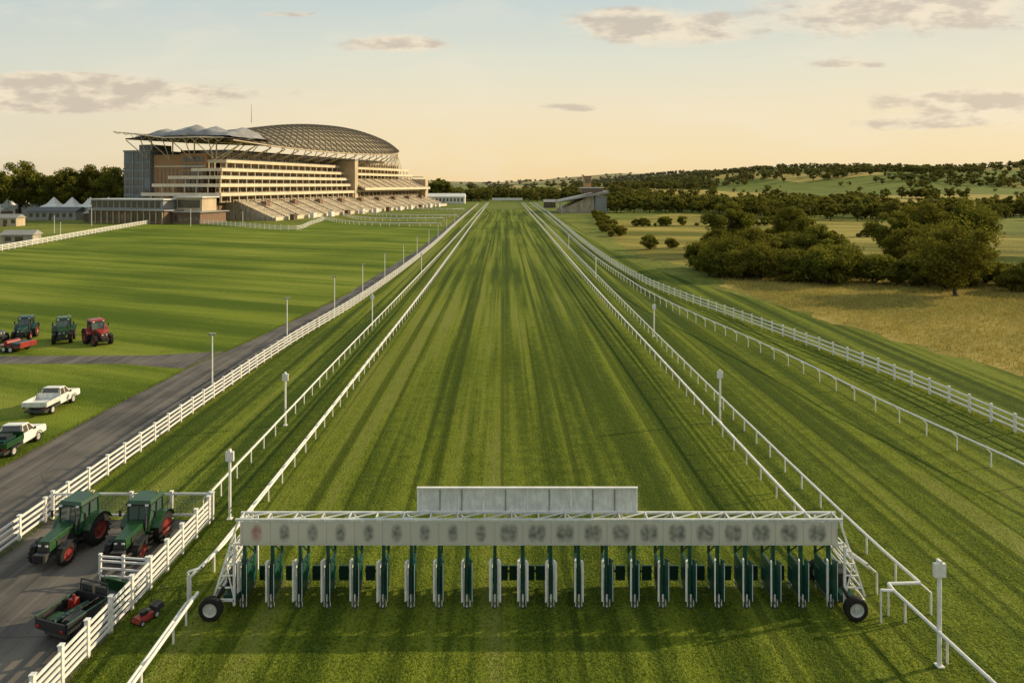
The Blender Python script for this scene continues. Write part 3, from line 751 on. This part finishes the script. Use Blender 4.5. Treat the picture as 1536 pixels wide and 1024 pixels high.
    def crv(P, k):
        x = k*(len(P)-1); i = min(int(x), len(P)-2); t = x-i
        a = Vector(P[max(i-1, 0)]); p = Vector(P[i]); q = Vector(P[i+1]); d = Vector(P[min(i+2, len(P)-1)])
        return .5*((2*p)+(q-a)*t+(2*a-5*p+4*q-d)*t*t+(3*p-a-3*q+d)*t**3)
    NI, NJ = 44, 14
    G = []
    for i in range(NI+1):
        k = i/NI; f = crv(Fp, k); r = crv(Rp, k); bk = crv(Bp, k); row = []
        for j in range(NJ+1):
            t = j/NJ
            if t <= .55: u = t/.55; p = f.lerp(r, u); p.z += math.sin(u*math.pi)*(r.z-f.z)*.14
            else: u = (t-.55)/.45; p = r.lerp(bk, u); p.z += math.sin(u*math.pi)*(r.z-bk.z)*.22
            row.append(p)
        G.append(row)
    W = NJ+1
    vs = [p for r in G for p in r]
    b.add(vs, [(i*W+j, i*W+j+1, (i+1)*W+j+1, (i+1)*W+j) for i in range(NI) for j in range(NJ)], 'roof_bronze', True)
    up = Vector((0, 0, .35))
    for i in range(NI+1):
        for j in range(NJ):
            b.tube(G[i][j]+up, G[i][j+1]+up, .24, 'roof_rib', 4, cap=False)
            if i < NI and j < 9:
                b.tube(G[i][j]+up, G[i+1][j+1]+up, .12, 'roof_rib', 4, cap=False)
                b.tube(G[i+1][j]+up, G[i][j+1]+up, .12, 'roof_rib', 4, cap=False)
    for j in (0, 8, NJ):
        for i in range(NI): b.tube(G[i][j]+up, G[i+1][j]+up, .35, 'roof_rib' if j else 'cream_stone', 6, cap=False)
    fin(b, 'parasol_roof')
    b = NB()
    for i in range(2, NI-3, 2):
        p = G[i][0]; b.tube((p.x, p.y+1, p.z-.5), (p.x+2, 8, 27), .25, 'cream_parapet', 5); b.tube((p.x, p.y+1, p.z-.5), (p.x-2, 8, 27), .2, 'cream_parapet', 5)
        q = G[i][4]; b.tube((q.x, q.y, q.z-.6), (p.x, 12.5, 30.9), .22, 'cream_parapet', 5)
        b.tube((p.x, p.y+1, p.z-.6), (q.x, q.y, q.z-2.5), .2, 'cream_parapet', 5)
    fin(b, 'roof_struts')
    b = NB()
    g2 = []
    for i in range(7):
        row = []
        for j in range(15):
            t = -4+j*4.6; s = -12+i*6; row.append(Vector((s+(0 if j > 1 else 4), t, 36.8+max(0, (j-6))*.55+(1.0 if i > 3 else 0))))
        g2.append(row)
    vs = [p for r in g2 for p in r]
    b.add(vs, [(i*15+j, i*15+j+1, (i+1)*15+j+1, (i+1)*15+j) for i in range(6) for j in range(12)], 'roof_bronze')
    dn = Vector((0, 0, -1.8))
    for i in range(7):
        for j in range(12):
            b.tube(g2[i][j], g2[i][j+1], .22, 'cream_parapet' if i == 0 else 'roof_rib', 4)
            if i in (0, 3, 6):
                m_ = (g2[i][j]+g2[i][j+1])/2+dn*(.4 if j > 9 else 1)
                b.tube(g2[i][j], m_, .12, 'cream_stone', 4); b.tube(m_, g2[i][j+1], .12, 'cream_stone', 4)
            if i < 6: b.tube(g2[i][j], g2[i+1][j], .15, 'roof_rib', 4)
    for t in (8, 20, 32, 44):
        for dt in (-4, 4): b.tube((1, t, 28), (-8, t+dt, 36.4), .22, 'cream_parapet', 5)
        b.tube((3, t, 28), (3, t, 37), .3, 'cream_parapet', 6)
    fin(b, 'end_canopy')
    # one continuous tensioned membrane with soft peaks
    b = NB()
    pk = [(6, 20, 4.5), (15, 12, 4.6), (24, 10, 5.4), (32, 14, 4.9), (41, 10, 3.8), (48, 16, 2.2)]
    NT, NS = 60, 16; vs = []
    for i in range(NT+1):
        for j in range(NS+1):
            t = -1+i*56/NT; s = 2+j*26/NS
            z = max(h*math.exp(-(math.hypot(t-tt, (s-sx)*.55)/6.0)**1.35) for tt, sx, h in pk)
            edge = min(1, i/4, (NT-i)/4, j/2+.3)
            vs.append((s, t, 38.0+edge*(1.2+z)))
    b.add(vs, [(i*(NS+1)+j, i*(NS+1)+j+1, (i+1)*(NS+1)+j+1, (i+1)*(NS+1)+j) for i in range(NT) for j in range(NS)], 'membrane_grey', True)
    fin(b, 'membrane_roof')
    b = NB(); b.tube((60, 30, 50), (60, 30, 60), .15, 'steel_dark', 5, .06); fin(b, 'flag_mast')
    b = NB()
    b.box((-34, 4, 0), (-16, 42, 5.2), 'dark_brick'); b.box((-35, 3, 5.2), (-15, 43, 5.7), 'roof_grey')
    b.box((-30, 8, 5.7), (-14, 45, 9.6), 'roof_grey'); b.box((-31, 7, 9.6), (-13, 46, 10.0), 'canvas_white')
    for j in range(12):
        b.box((-30.15, 9.5+j*3.0, 6.4), (-30.01, 11.7+j*3.0, 9.0), 'window_glass')
        b.box((-34.15, 5.5+j*3.05, 1.2), (-34.01, 7.5+j*3.05, 4.0), 'window_glass')
        b.box((-34.5, 4.4+j*3.05, 0), (-34.16, 4.8+j*3.05, 5.19), 'cream_stone')
    b.box((-30, -10, 0), (-14, 3.5, 4.6), 'dark_brick'); b.box((-31, -11, 4.6), (-13, 3.8, 5.0), 'roof_grey')
    b.box((-24, -6, 5.0), (-15, 6.5, 10.5), 'cream_stone'); b.box((-24.15, -5, 6.3), (-24.01, 6, 9.6), 'window_glass'); b.box((-25, -7, 10.5), (-14, 7, 11), 'canvas_white')
    for j in range(5): b.box((-30.12, -9+j*2.5, 1), (-30.01, -7.6+j*2.5, 3.6), 'window_glass')
    b.box((-13.9, 0, 0), (-2, 40, 8.2), 'dark_brick'); b.box((-13.9, 0, 8.2), (1.4, 41, 8.6), 'roof_grey')
    fin(b, 'entrance_pavilion')
grandstand()

def marquee(x, y, w, d, h, n):
    b = MB()
    for i in range(n):
        x0 = i*w; b.box((x0+.1, 0, 0), (x0+w-.1, d, h*.5), 'canvas_white')
        b.add([(x0, -.3, h*.5), (x0+w, -.3, h*.5), (x0+w, d+.3, h*.5), (x0, d+.3, h*.5), (x0+w*.5, d*.5, h), (x0+w*.25, d*.25, h*.66), (x0+w*.75, d*.25, h*.66), (x0+w*.75, d*.75, h*.66), (x0+w*.25, d*.75, h*.66)],
              [(0, 1, 6, 5), (1, 2, 7, 6), (2, 3, 8, 7), (3, 0, 5, 8), (5, 6, 4), (6, 7, 4), (7, 8, 4), (8, 5, 4)], 'canvas_white')
        b.box((x0+w*.3, -.06, 0), (x0+w*.7, -.01, h*.4), 'shed_brown')
    return b.obj('marquee_tent', loc=(x, y, 0))
marquee(-226, 332, 9, 9, 10, 4); marquee(-262, 352, 8, 8, 9, 3); marquee(-186, 318, 7, 8, 9, 2)
def low_shed(name, x, y, w, d, h, wall, roof, rz=0):
    b = MB(); b.box((0, 0, 0), (w, d, h), wall)
    b.hexa([(-.4, -.4, h), (w+.4, -.4, h), (w+.4, d+.4, h), (-.4, d+.4, h)], [(-.2, d*.5-.1, h*1.45), (w+.2, d*.5-.1, h*1.45), (w+.2, d*.5+.1, h*1.45), (-.2, d*.5+.1, h*1.45)], roof)
    for i in range(int(w/3)): b.box((1+i*3, -.05, h*.35), (2.6+i*3, -.005, h*.8), 'window_glass')
    b.box((w*.45, -.08, 0), (w*.45+1.2, -.055, 2.1), 'shed_brown')
    return b.obj(name, loc=(x, y, 0), rz=rz)
low_shed('site_building', -215, 308, 22, 10, 4, 'roof_grey', 'steel_dark')
low_shed('site_building', -182, 296, 20, 8, 3.5, 'shed_brown', 'roof_grey')
low_shed('site_building', -250, 300, 28, 9, 4, 'dark_brick', 'roof_grey')
low_shed('site_building', -222, 268, 12, 6, 3.4, 'canvas_white', 'canvas_white')
low_shed('site_building', -134, 182, 8, 4, 2.6, 'concrete', 'roof_grey', .1)
low_shed('site_building', -196, 262, 9, 5, 3.2, 'cream_stone', 'roof_grey')
low_shed('pavilion', -66, 565, 34, 14, 6, 'canvas_white', 'canvas_white')
low_shed('pavilion', -74, 620, 22, 12, 10, 'roof_grey', 'canvas_white')
for (x, y, h) in [(-148, 225, 6), (-133, 205, 5), (-158, 262, 7), (-172, 285, 8), (-210, 285, 8), (-240, 330, 9), (-120, 262, 7), (-100, 262, 6)]:
    b = MB(); b.tube((0, 0, 0), (0, 0, h), .12, 'white_metal', 6, .08); b.box((-.5, -.2, h), (.5, .2, h+.25), 'steel_dark'); b.obj('floodlight_post', loc=(x, y, 0))

def judges_stand():
    root = empty('viewing_stand', (44, 400, 0))
    def fin(b, nm):
        o = b.obj(nm, root); return o
    b = MB()
    for k in range(12): b.box((-12+k*1.6, -16, 0), (-10.4+k*1.6, 12, 2+k*.75), 'concrete' if k % 2 else 'seat_tan')
    b.box((7.5, -17, 0), (14, 13, 9.5), 'grey_blue_clad')
    for k in range(8): b.box((8, -17.15, 1.5+k*.95), (13.6, -17.01, 1.9+k*.95), 'roof_grey')
    fin(b, 'terrace')
    b = MB()
    b.hexa([(-13, -18, 6.2), (15, -18, 11.2), (15, 14, 11.2), (-13, 14, 6.2)], [(-13, -18, 6.6), (15, -18, 12.6), (15, 14, 12.6), (-13, 14, 6.6)], 'roof_grey')
    for y in (-16, -6, 4, 12): b.tube((-11, y, 0), (-11, y, 6.4), .2, 'white_metal', 6)
    fin(b, 'canopy')
    b = MB(); b.box((2.5, -8, 12.0), (6.5, -3, 20.5), 'orange_brick'); b.box((2.2, -8.3, 20.5), (6.8, -2.7, 21), 'dark_brick'); b.box((3, -8.12, 17), (6, -8.01, 19.4), 'window_glass'); b.box((1.0, -10, 11.5), (13, 2, 14.0), 'dark_brick')
    b.box((1.0, -10.12, 12.4), (13, -10.01, 13.6), 'window_glass'); b.box((.6, -10.5, 14.0), (13.4, 2.4, 14.4), 'canvas_white')
    fin(b, 'brick_tower')
judges_stand()
low_shed('timing_hut', 28, 470, 8, 6, 4, 'shed_brown', 'roof_grey')
b = MB()
for i in range(9): b.box((i*3, 0, 2.2), (i*3+2.9, .2, 4.4), 'white_metal'); b.tube((i*3+1.4, .3, 0), (i*3+1.4, .3, 4), .12, 'steel_dark')
b.obj('finish_line_hoarding', loc=(-10, 600, 0))

# ------------------------------------------------------------------ trees
def tree_mesh(name, seed, H, Rc, base, nclump, nleaf, leaf, mat='leaves', bushy=False):
    rng = np.random.default_rng(seed); b = MB()
    cz = (H+base)/2; rz = (H-base)/2
    cl = []
    while len(cl) < nclump:
        p = rng.normal(size=3); p /= np.linalg.norm(p); rr = rng.uniform(.25, 1)**.45
        q = p*rr*np.array([Rc*.80, Rc*.80, rz*.80])
        if q[2] < -rz*.4: q[:2] *= .8
        cr = rng.uniform(.16, .34)*Rc
        cl.append((q+np.array([0, 0, cz]), cr))
    if not bushy:
        r0 = H*.028; n = 5; prev = Vector((0, 0, 0))
        for k in range(n):
            nx = Vector((rng.uniform(-.2, .2), rng.uniform(-.2, .2), base+(cz-base)*1.2*(k+1)/n if k else base*.6))
            b.tube(prev, nx, r0*(1-.16*k)*(1.3 if k == 0 else 1), 'bark', 7, r0*(1-.16*(k+1))); prev = nx
        for c, cr in cl[:min(14, nclump)]:
            st = Vector((0, 0, base*.8+rng.uniform(0, 1)*(cz-base)))
            mid = st.lerp(Vector(c), .5)+Vector((0, 0, -.3)); b.tube(st, mid, r0*.4, 'bark', 5, r0*.25); b.tube(mid, Vector(c), r0*.25, 'bark', 5, r0*.08)
    else:
        for c, cr in cl[:8]: b.tube((0, 0, 0), tuple(c), H*.02, 'bark', 4, H*.006)
    nb = len(b.f); tint = [0.5]*nb
    V = []; F = []; T = []
    base_i = len(b.v); per = nleaf//nclump
    for c, cr in cl:
        ct = rng.uniform(.0, .8)
        d = rng.normal(size=(per, 3)); d /= np.linalg.norm(d, axis=1)[:, None]
        rad = cr*rng.uniform(.15, 1.25, size=(per, 1))**.55
        pts = c+d*rad*np.array([1, 1, .75])
        pts[:, 2] = np.maximum(pts[:, 2], .1)
        for p, dd in zip(pts, d):
            nn_ = dd*1.1+rng.normal(size=3)*.6; nn_ /= np.linalg.norm(nn_)      # leaf faces roughly outward
            a = np.cross(nn_, rng.normal(size=3)); a /= np.linalg.norm(a); e = np.cross(nn_, a)
            s = leaf*rng.uniform(.5, 1.2); i0 = base_i+len(V)
            V += [tuple(p-a*s), tuple(p+e*s*.6), tuple(p+a*s), tuple(p-e*s*.6)]
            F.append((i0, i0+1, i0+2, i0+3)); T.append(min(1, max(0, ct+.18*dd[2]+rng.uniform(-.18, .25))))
    b.v += V; b.f += F; k = b.mi(mat); b.m += [k]*len(F); b.sm += [False]*len(F)
    me = bpy.data.meshes.new(name); me.from_pydata(b.v, [], b.f)
    for nm in b.names: me.materials.append(MATS[nm])
    me.polygons.foreach_set('material_index', b.m)
    at = me.attributes.new('tint', 'FLOAT', 'FACE'); at.data.foreach_set('value', tint+T)
    me.update(); return me
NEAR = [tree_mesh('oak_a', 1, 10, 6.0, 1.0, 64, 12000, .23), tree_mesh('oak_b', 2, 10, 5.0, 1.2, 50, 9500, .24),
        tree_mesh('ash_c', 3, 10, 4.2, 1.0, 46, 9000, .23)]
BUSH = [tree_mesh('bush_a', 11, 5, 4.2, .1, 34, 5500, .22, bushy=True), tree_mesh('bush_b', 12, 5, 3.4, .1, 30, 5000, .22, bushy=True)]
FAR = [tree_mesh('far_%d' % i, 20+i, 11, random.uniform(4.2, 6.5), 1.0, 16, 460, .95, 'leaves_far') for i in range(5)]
def put(me, name, x, y, sc, parent=None, z=None, rz=None, wide=1):
    o = bpy.data.objects.new(name, me); COL.objects.link(o)
    o.location = (x, y, height(x, y) if z is None else z); o.rotation_euler = (0, 0, random.uniform(0, 6.28) if rz is None else rz)
    o.scale = (sc*wide, sc*wide, sc)
    if parent: o.parent = parent
    return o
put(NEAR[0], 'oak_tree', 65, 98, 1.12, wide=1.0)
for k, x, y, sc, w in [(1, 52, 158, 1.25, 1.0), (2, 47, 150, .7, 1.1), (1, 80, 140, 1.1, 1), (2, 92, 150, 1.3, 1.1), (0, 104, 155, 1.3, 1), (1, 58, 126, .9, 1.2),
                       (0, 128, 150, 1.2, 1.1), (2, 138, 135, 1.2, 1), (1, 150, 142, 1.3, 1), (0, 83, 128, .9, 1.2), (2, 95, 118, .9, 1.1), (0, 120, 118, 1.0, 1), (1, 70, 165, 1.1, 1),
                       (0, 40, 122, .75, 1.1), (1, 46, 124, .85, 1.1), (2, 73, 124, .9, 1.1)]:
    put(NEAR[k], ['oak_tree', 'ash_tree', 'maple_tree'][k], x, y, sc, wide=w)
hr = empty('hedgerow')
for i in range(50):
    f = i/49; x = 36+f*70; y = 120-24*f**.8+random.uniform(-4, 6)
    if 60 < x < 69 and y < 103: y += 8
    put(random.choice(BUSH), 'bush', x, y, random.uniform(.5, 1.25), hr, wide=random.uniform(.8, 1.15))
for i in range(10): put(random.choice(BUSH), 'bush', 37+i*2.6+random.uniform(-1, 1), 127+random.uniform(-4, 7), random.uniform(.9, 1.4), hr)
for i in range(26):
    f = i/25; put(random.choice(BUSH), 'bush', 34+f*14+random.uniform(-2, 2), 210+f*150+random.uniform(-8, 8), random.uniform(.3, .7), hr)
for (xa, ya, xb, yb, n) in [(70, 215, 135, 205, 30), (48, 262, 115, 268, 26), (36, 168, 52, 176, 7)]:
    for i in range(n):
        f = i/(n-1)
        if random.random() < .8: put(random.choice(BUSH), 'bush', xa+(xb-xa)*f+random.uniform(-1, 1), ya+(yb-ya)*f+random.uniform(-2, 2), random.uniform(.2, .8), hr)

wood = empty('woodland')
def field_clear(x, y):
    r = x/y
    if .31 < r < .54 and 620 < y < 960: return True
    if .53 < r < .76 and 360 < y < 500: return True
    if .16 < r < .30 and 700 < y < 860: return True
    if .60 < r < 1.2 and 640 < y < 780: return True
    return False
cnt = 0; rnd = random.Random(5)
while cnt < 3700:
    y = 300*(2600/300)**(rnd.random()**.8); x = y*rnd.uniform(.10, .95)
    if x < 48 and y < 640: continue
    if y < 385 and x < 118: continue
    if field_clear(x, y):
        # hedgerows crossing the fields
        if not (abs((x*.8+y) % 130-65) < 4 or abs((x-y*.3) % 160-80) < 4): continue
        put(rnd.choice(FAR), 'tree', x, y, rnd.uniform(.25, .6), wood, rz=rnd.uniform(0, 6.28), wide=rnd.uniform(1, 1.4)); cnt += 1; continue
    nz = mnoise.noise(Vector((x*.006, y*.006, 7)))+.4*mnoise.noise(Vector((x*.02, y*.02, 2)))
    v = abs(mnoise.noise(Vector((x*.008+5, y*.005, 1))))
    ridge = sstep(950, 1150, y)*.45*(1 if x > 260 else .4)
    if nz+ridge > .10 or v < .055 or (300 < y < 345 and x > 75):
        put(rnd.choice(FAR), 'tree', x, y, rnd.uniform(.5, 1.05)*(1 if y < 900 else 1.2), wood, rz=rnd.uniform(0, 6.28), wide=rnd.uniform(.9, 1.3)); cnt += 1
cn = empty('distant_tree_line')
for i in range(420):
    x = rnd.uniform(-110, 120); y = rnd.uniform(615, 760)
    if -14 < x < 16 and y < 650: continue
    put(rnd.choice(FAR), 'tree', x, y, rnd.uniform(.6, 1.25), cn, rz=rnd.uniform(0, 6.28))
for i in range(60):
    y = rnd.uniform(430, 620); put(rnd.choice(FAR), 'tree', 60+rnd.uniform(0, 60)+(y-430)*.1, y, rnd.uniform(.6, 1.1), cn)
for i in range(9): put(FAR[i % 5], 'tree', -72+rnd.uniform(0, 22), 600+rnd.uniform(0, 20), rnd.uniform(1.6, 2.2), cn)
for i in range(700):
    y = rnd.uniform(1200, 3600); x = y*rnd.uniform(-.7, .45)
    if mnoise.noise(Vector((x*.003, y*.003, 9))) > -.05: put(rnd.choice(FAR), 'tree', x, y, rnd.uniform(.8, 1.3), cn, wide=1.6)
lt = empty('park_trees')
for i in range(130):
    y = rnd.uniform(385, 520); x = -y*rnd.uniform(.54, .85)
    put(rnd.choice(FAR), 'tree', x, y, rnd.uniform(1.2, 2.3), lt)
for (x, y, s) in [(-248, 350, 2.9), (-236, 352, 2.1), (-262, 345, 2.7), (-226, 352, 2.7), (-214, 358, 2.9), (-272, 330, 2.3), (-200, 352, 2.6), (-188, 345, 2.0), (-238, 298, 1.6), (-232, 296, 1.3), (-246, 300, 1.5)]:
    put(NEAR[int(x) % 3], 'oak_tree', x, y, s, wide=.85)

# blades
def blades(name, pos_fn, n, h, w, mat, seed, zz):
    rng = np.random.default_rng(seed)
    p = pos_fn(rng, n); n = len(p); a = rng.uniform(0, 6.28, n); hh = h*rng.uniform(.5, 1.3, n); l = rng.normal(0, .45, (n, 2))*hh[:, None]
    V = np.zeros((n, 3, 3)); dx = np.cos(a)*w; dy = np.sin(a)*w
    V[:, 0, 0] = p[:, 0]-dx; V[:, 0, 1] = p[:, 1]-dy; V[:, 1, 0] = p[:, 0]+dx; V[:, 1, 1] = p[:, 1]+dy
    V[:, 2, 0] = p[:, 0]+l[:, 0]; V[:, 2, 1] = p[:, 1]+l[:, 1]; V[:, 2, 2] = hh
    V[:, :, 2] += zz
    me = bpy.data.meshes.new(name)
    me.vertices.add(3*n); me.vertices.foreach_set('co', V.reshape(-1)); me.loops.add(3*n); me.loops.foreach_set('vertex_index', np.arange(3*n, dtype=np.int32))
    me.polygons.add(n); me.polygons.foreach_set('loop_start', np.arange(0, 3*n, 3, dtype=np.int32))
    me.materials.append(MATS[mat]); me.update(); at = me.attributes.new('tint', 'FLOAT', 'FACE'); at.data.foreach_set('value', rng.uniform(0, 1, n).astype(np.float32)); me.validate()
    o = bpy.data.objects.new(name, me); COL.objects.link(o); return o
def turf_pos(rng, n):
    x = rng.uniform(-13.6, 30, n); y = 17+60*rng.uniform(0, 1, n)**1.9
    keep = (x < .55*y+6) & (x > -.75*y-2)
    nz = np.sin(x*1.9+np.sin(y*1.3)*1.5)*np.sin(y*1.6+np.sin(x*.9)*2)
    keep &= rng.uniform(-1, 1, n) < nz+.45
    return np.stack([x, y], 1)[keep]
blades('grass', turf_pos, 330000, .06, .015, 'grass_blades', 5, .01)
def mead_pos(rng, n):
    y = 26+98*rng.uniform(0, 1, n)**1.2; x = rng.uniform(36, 130, n)
    left = np.interp(y, [24, 57, 68, 80, 96, 108, 124], [45.5, 44.4, 42, 39.5, 36.5, 35.5, 40])
    left = left+rng.exponential(1.2, n)-1.5
    keep = (x > left) & (x < y*.9+8); return np.stack([x, y], 1)[keep]
blades('meadow_grass', mead_pos, 110000, .40, .045, 'straw_blades', 6, .01)
def verge_pos(rng, n):
    y = 30+100*rng.uniform(0, 1, n); x = np.interp(y, [p[1] for p in F_LINE], [p[0] for p in F_LINE])+rng.normal(0, .25, n)
    return np.stack([x, y], 1)
blades('verge_grass', verge_pos, 9000, .16, .02, 'grass_blades', 7, .01)
def edge_pos(rng, n):
    y = 12+90*rng.uniform(0, 1, n)**1.3
    x = np.where(rng.uniform(0, 1, n) < .5, np.interp(y, [p[1] for p in OUT_L], [p[0] for p in OUT_L]), np.where(y < 33, -13.95, np.interp(y, [p[1] for p in ROAD_L], [p[0] for p in ROAD_L])))+rng.normal(0, .13, n)
    return np.stack([x, y], 1)
blades('road_edge_grass', edge_pos, 14000, .13, .014, 'grass_blades', 8, .015)

# ------------------------------------------------------------------ sky + sun
az = R(73); el = R(22)
S = Vector((math.sin(az)*math.cos(el), math.cos(az)*math.cos(el), math.sin(el)))
w = bpy.data.worlds.new('World'); scene.world = w; w.use_nodes = True
nt = w.node_tree
for n in list(nt.nodes): nt.nodes.remove(n)
g = NG(nt)
sky = g.n('ShaderNodeTexSky', sky_type='NISHITA'); sky.sun_disc = False
sky.sun_elevation = el; sky.sun_rotation = az; sky.air_density = 1.2; sky.dust_density = 3
tc = g.n('ShaderNodeTexCoord'); sp = g.n('ShaderNodeSeparateXYZ'); g.lk(tc.outputs['Generated'], sp.inputs[0])
yy = g.math('MAXIMUM', sp.outputs[1], .12)
u = g.math('DIVIDE', sp.outputs[0], yy); v = g.math('DIVIDE', sp.outputs[2], yy)
ramp = g.n('ShaderNodeValToRGB'); g.lk(g.math('MULTIPLY', v, 2.5), ramp.inputs[0])
els = [(0.0, (.97, .72, .38)), (.10, (.98, .78, .46)), (.28, (.93, .80, .56)), (.45, (.80, .79, .64)), (.66, (.62, .70, .67)), (1., (.42, .56, .63))]
while len(ramp.color_ramp.elements) < len(els): ramp.color_ramp.elements.new(.5)
for e, (p_, c_) in zip(ramp.color_ramp.elements, els): e.position = p_; e.color = (*c_, 1)
base = g.mix(g.math('MULTIPLY', g.ss(u, -.1, -.9), .4), ramp.outputs[0], (.62, .65, .60))
base = g.mix(g.math('MULTIPLY', g.ss(u, .1, .8), .35), base, (.92, .75, .48))
cmb = g.n('ShaderNodeCombineXYZ'); g.lk(u, cmb.inputs[0]); g.lk(v, cmb.inputs[1])
uv = cmb.outputs[0]
n1 = g.noise(g.scale(uv, (5, 17, 1)), 1, 5, .62, .3, dim='2D'); n2 = g.noise(g.scale(uv, (14, 45, 1), loc=(3, 1, 0)), 1, 3, .6, dim='2D')
def blob(px, py, a, c):
    uu = (px-755)/1024; vv = (277-py)/1024
    x = g.math('MULTIPLY', g.math('SUBTRACT', u, uu), 1024/a); y = g.math('MULTIPLY', g.math('SUBTRACT', v, vv), 1024/c)
    return g.math('EXPONENT', g.math('MULTIPLY', g.math('ADD', g.math('MULTIPLY', x, x), g.math('MULTIPLY', y, y)), -1.))
tot = None
for (px, py, a, c, k) in [(1010, 48, 150, 28, 1.0), (930, 25, 70, 18, .8), (1380, 18, 220, 38, 1.0), (1450, 150, 160, 30, 1.0), (1370, 185, 90, 9, .9), (1270, 97, 75, 8, .85), (600, 66, 95, 15, .85),
                          (60, 115, 100, 14, .85), (200, 138, 260, 20, .95), (90, 160, 150, 14, .9), (860, 162, 65, 9, .9), (430, 22, 90, 8, .75)]:
    t = g.math('MULTIPLY', blob(px, py, a, c), k); tot = t if tot is None else g.math('ADD', tot, t)
dens = g.math('ADD', g.math('MULTIPLY', n1, .95), g.math('MULTIPLY', n2, .35))
dens = g.math('ADD', dens, g.math('MULTIPLY', tot, .82))
cov = g.math('MULTIPLY', g.ss(dens, .92, 1.28), .85)
thin = g.math('MULTIPLY', g.ss(n1, .42, .8), .3)
ccol = g.mix(g.ss(g.math('ADD', n2, g.math('MULTIPLY', dens, .25)), .66, .98), (.95, .81, .60), (.64, .54, .43))
skyc = g.mix(thin, base, (.96, .85, .66)); skyc = g.mix(cov, skyc, ccol)
up10 = g.n('ShaderNodeVectorMath', operation='SCALE'); g.lk(skyc, up10.inputs[0]); up10.inputs['Scale'].default_value = 10.
fin_ = g.mix(.92, sky.outputs[0], up10.outputs[0])
bg = g.n('ShaderNodeBackground'); g.lk(fin_, bg.inputs[0]); bg.inputs[1].default_value = .1
ow = g.n('ShaderNodeOutputWorld'); g.lk(bg.outputs[0], ow.inputs[0])

sl = bpy.data.lights.new('sun', 'SUN'); sl.energy = 5.0; sl.angle = R(.6); sl.color = (1, .80, .49)
so = bpy.data.objects.new('sun', sl); COL.objects.link(so); so.rotation_euler = S.to_track_quat('Z', 'Y').to_euler()

# ------------------------------------------------------------------ camera
cam = bpy.data.cameras.new('camera'); co = bpy.data.objects.new('camera', cam); COL.objects.link(co)
cam.sensor_width = 36; cam.lens = 24; cam.clip_end = 20000; cam.clip_start = .5
co.location = (0, 0, 16); co.rotation_euler = (R(90), 0, 0)
cam.shift_x = 13/1536; cam.shift_y = -235/1536
scene.camera = co
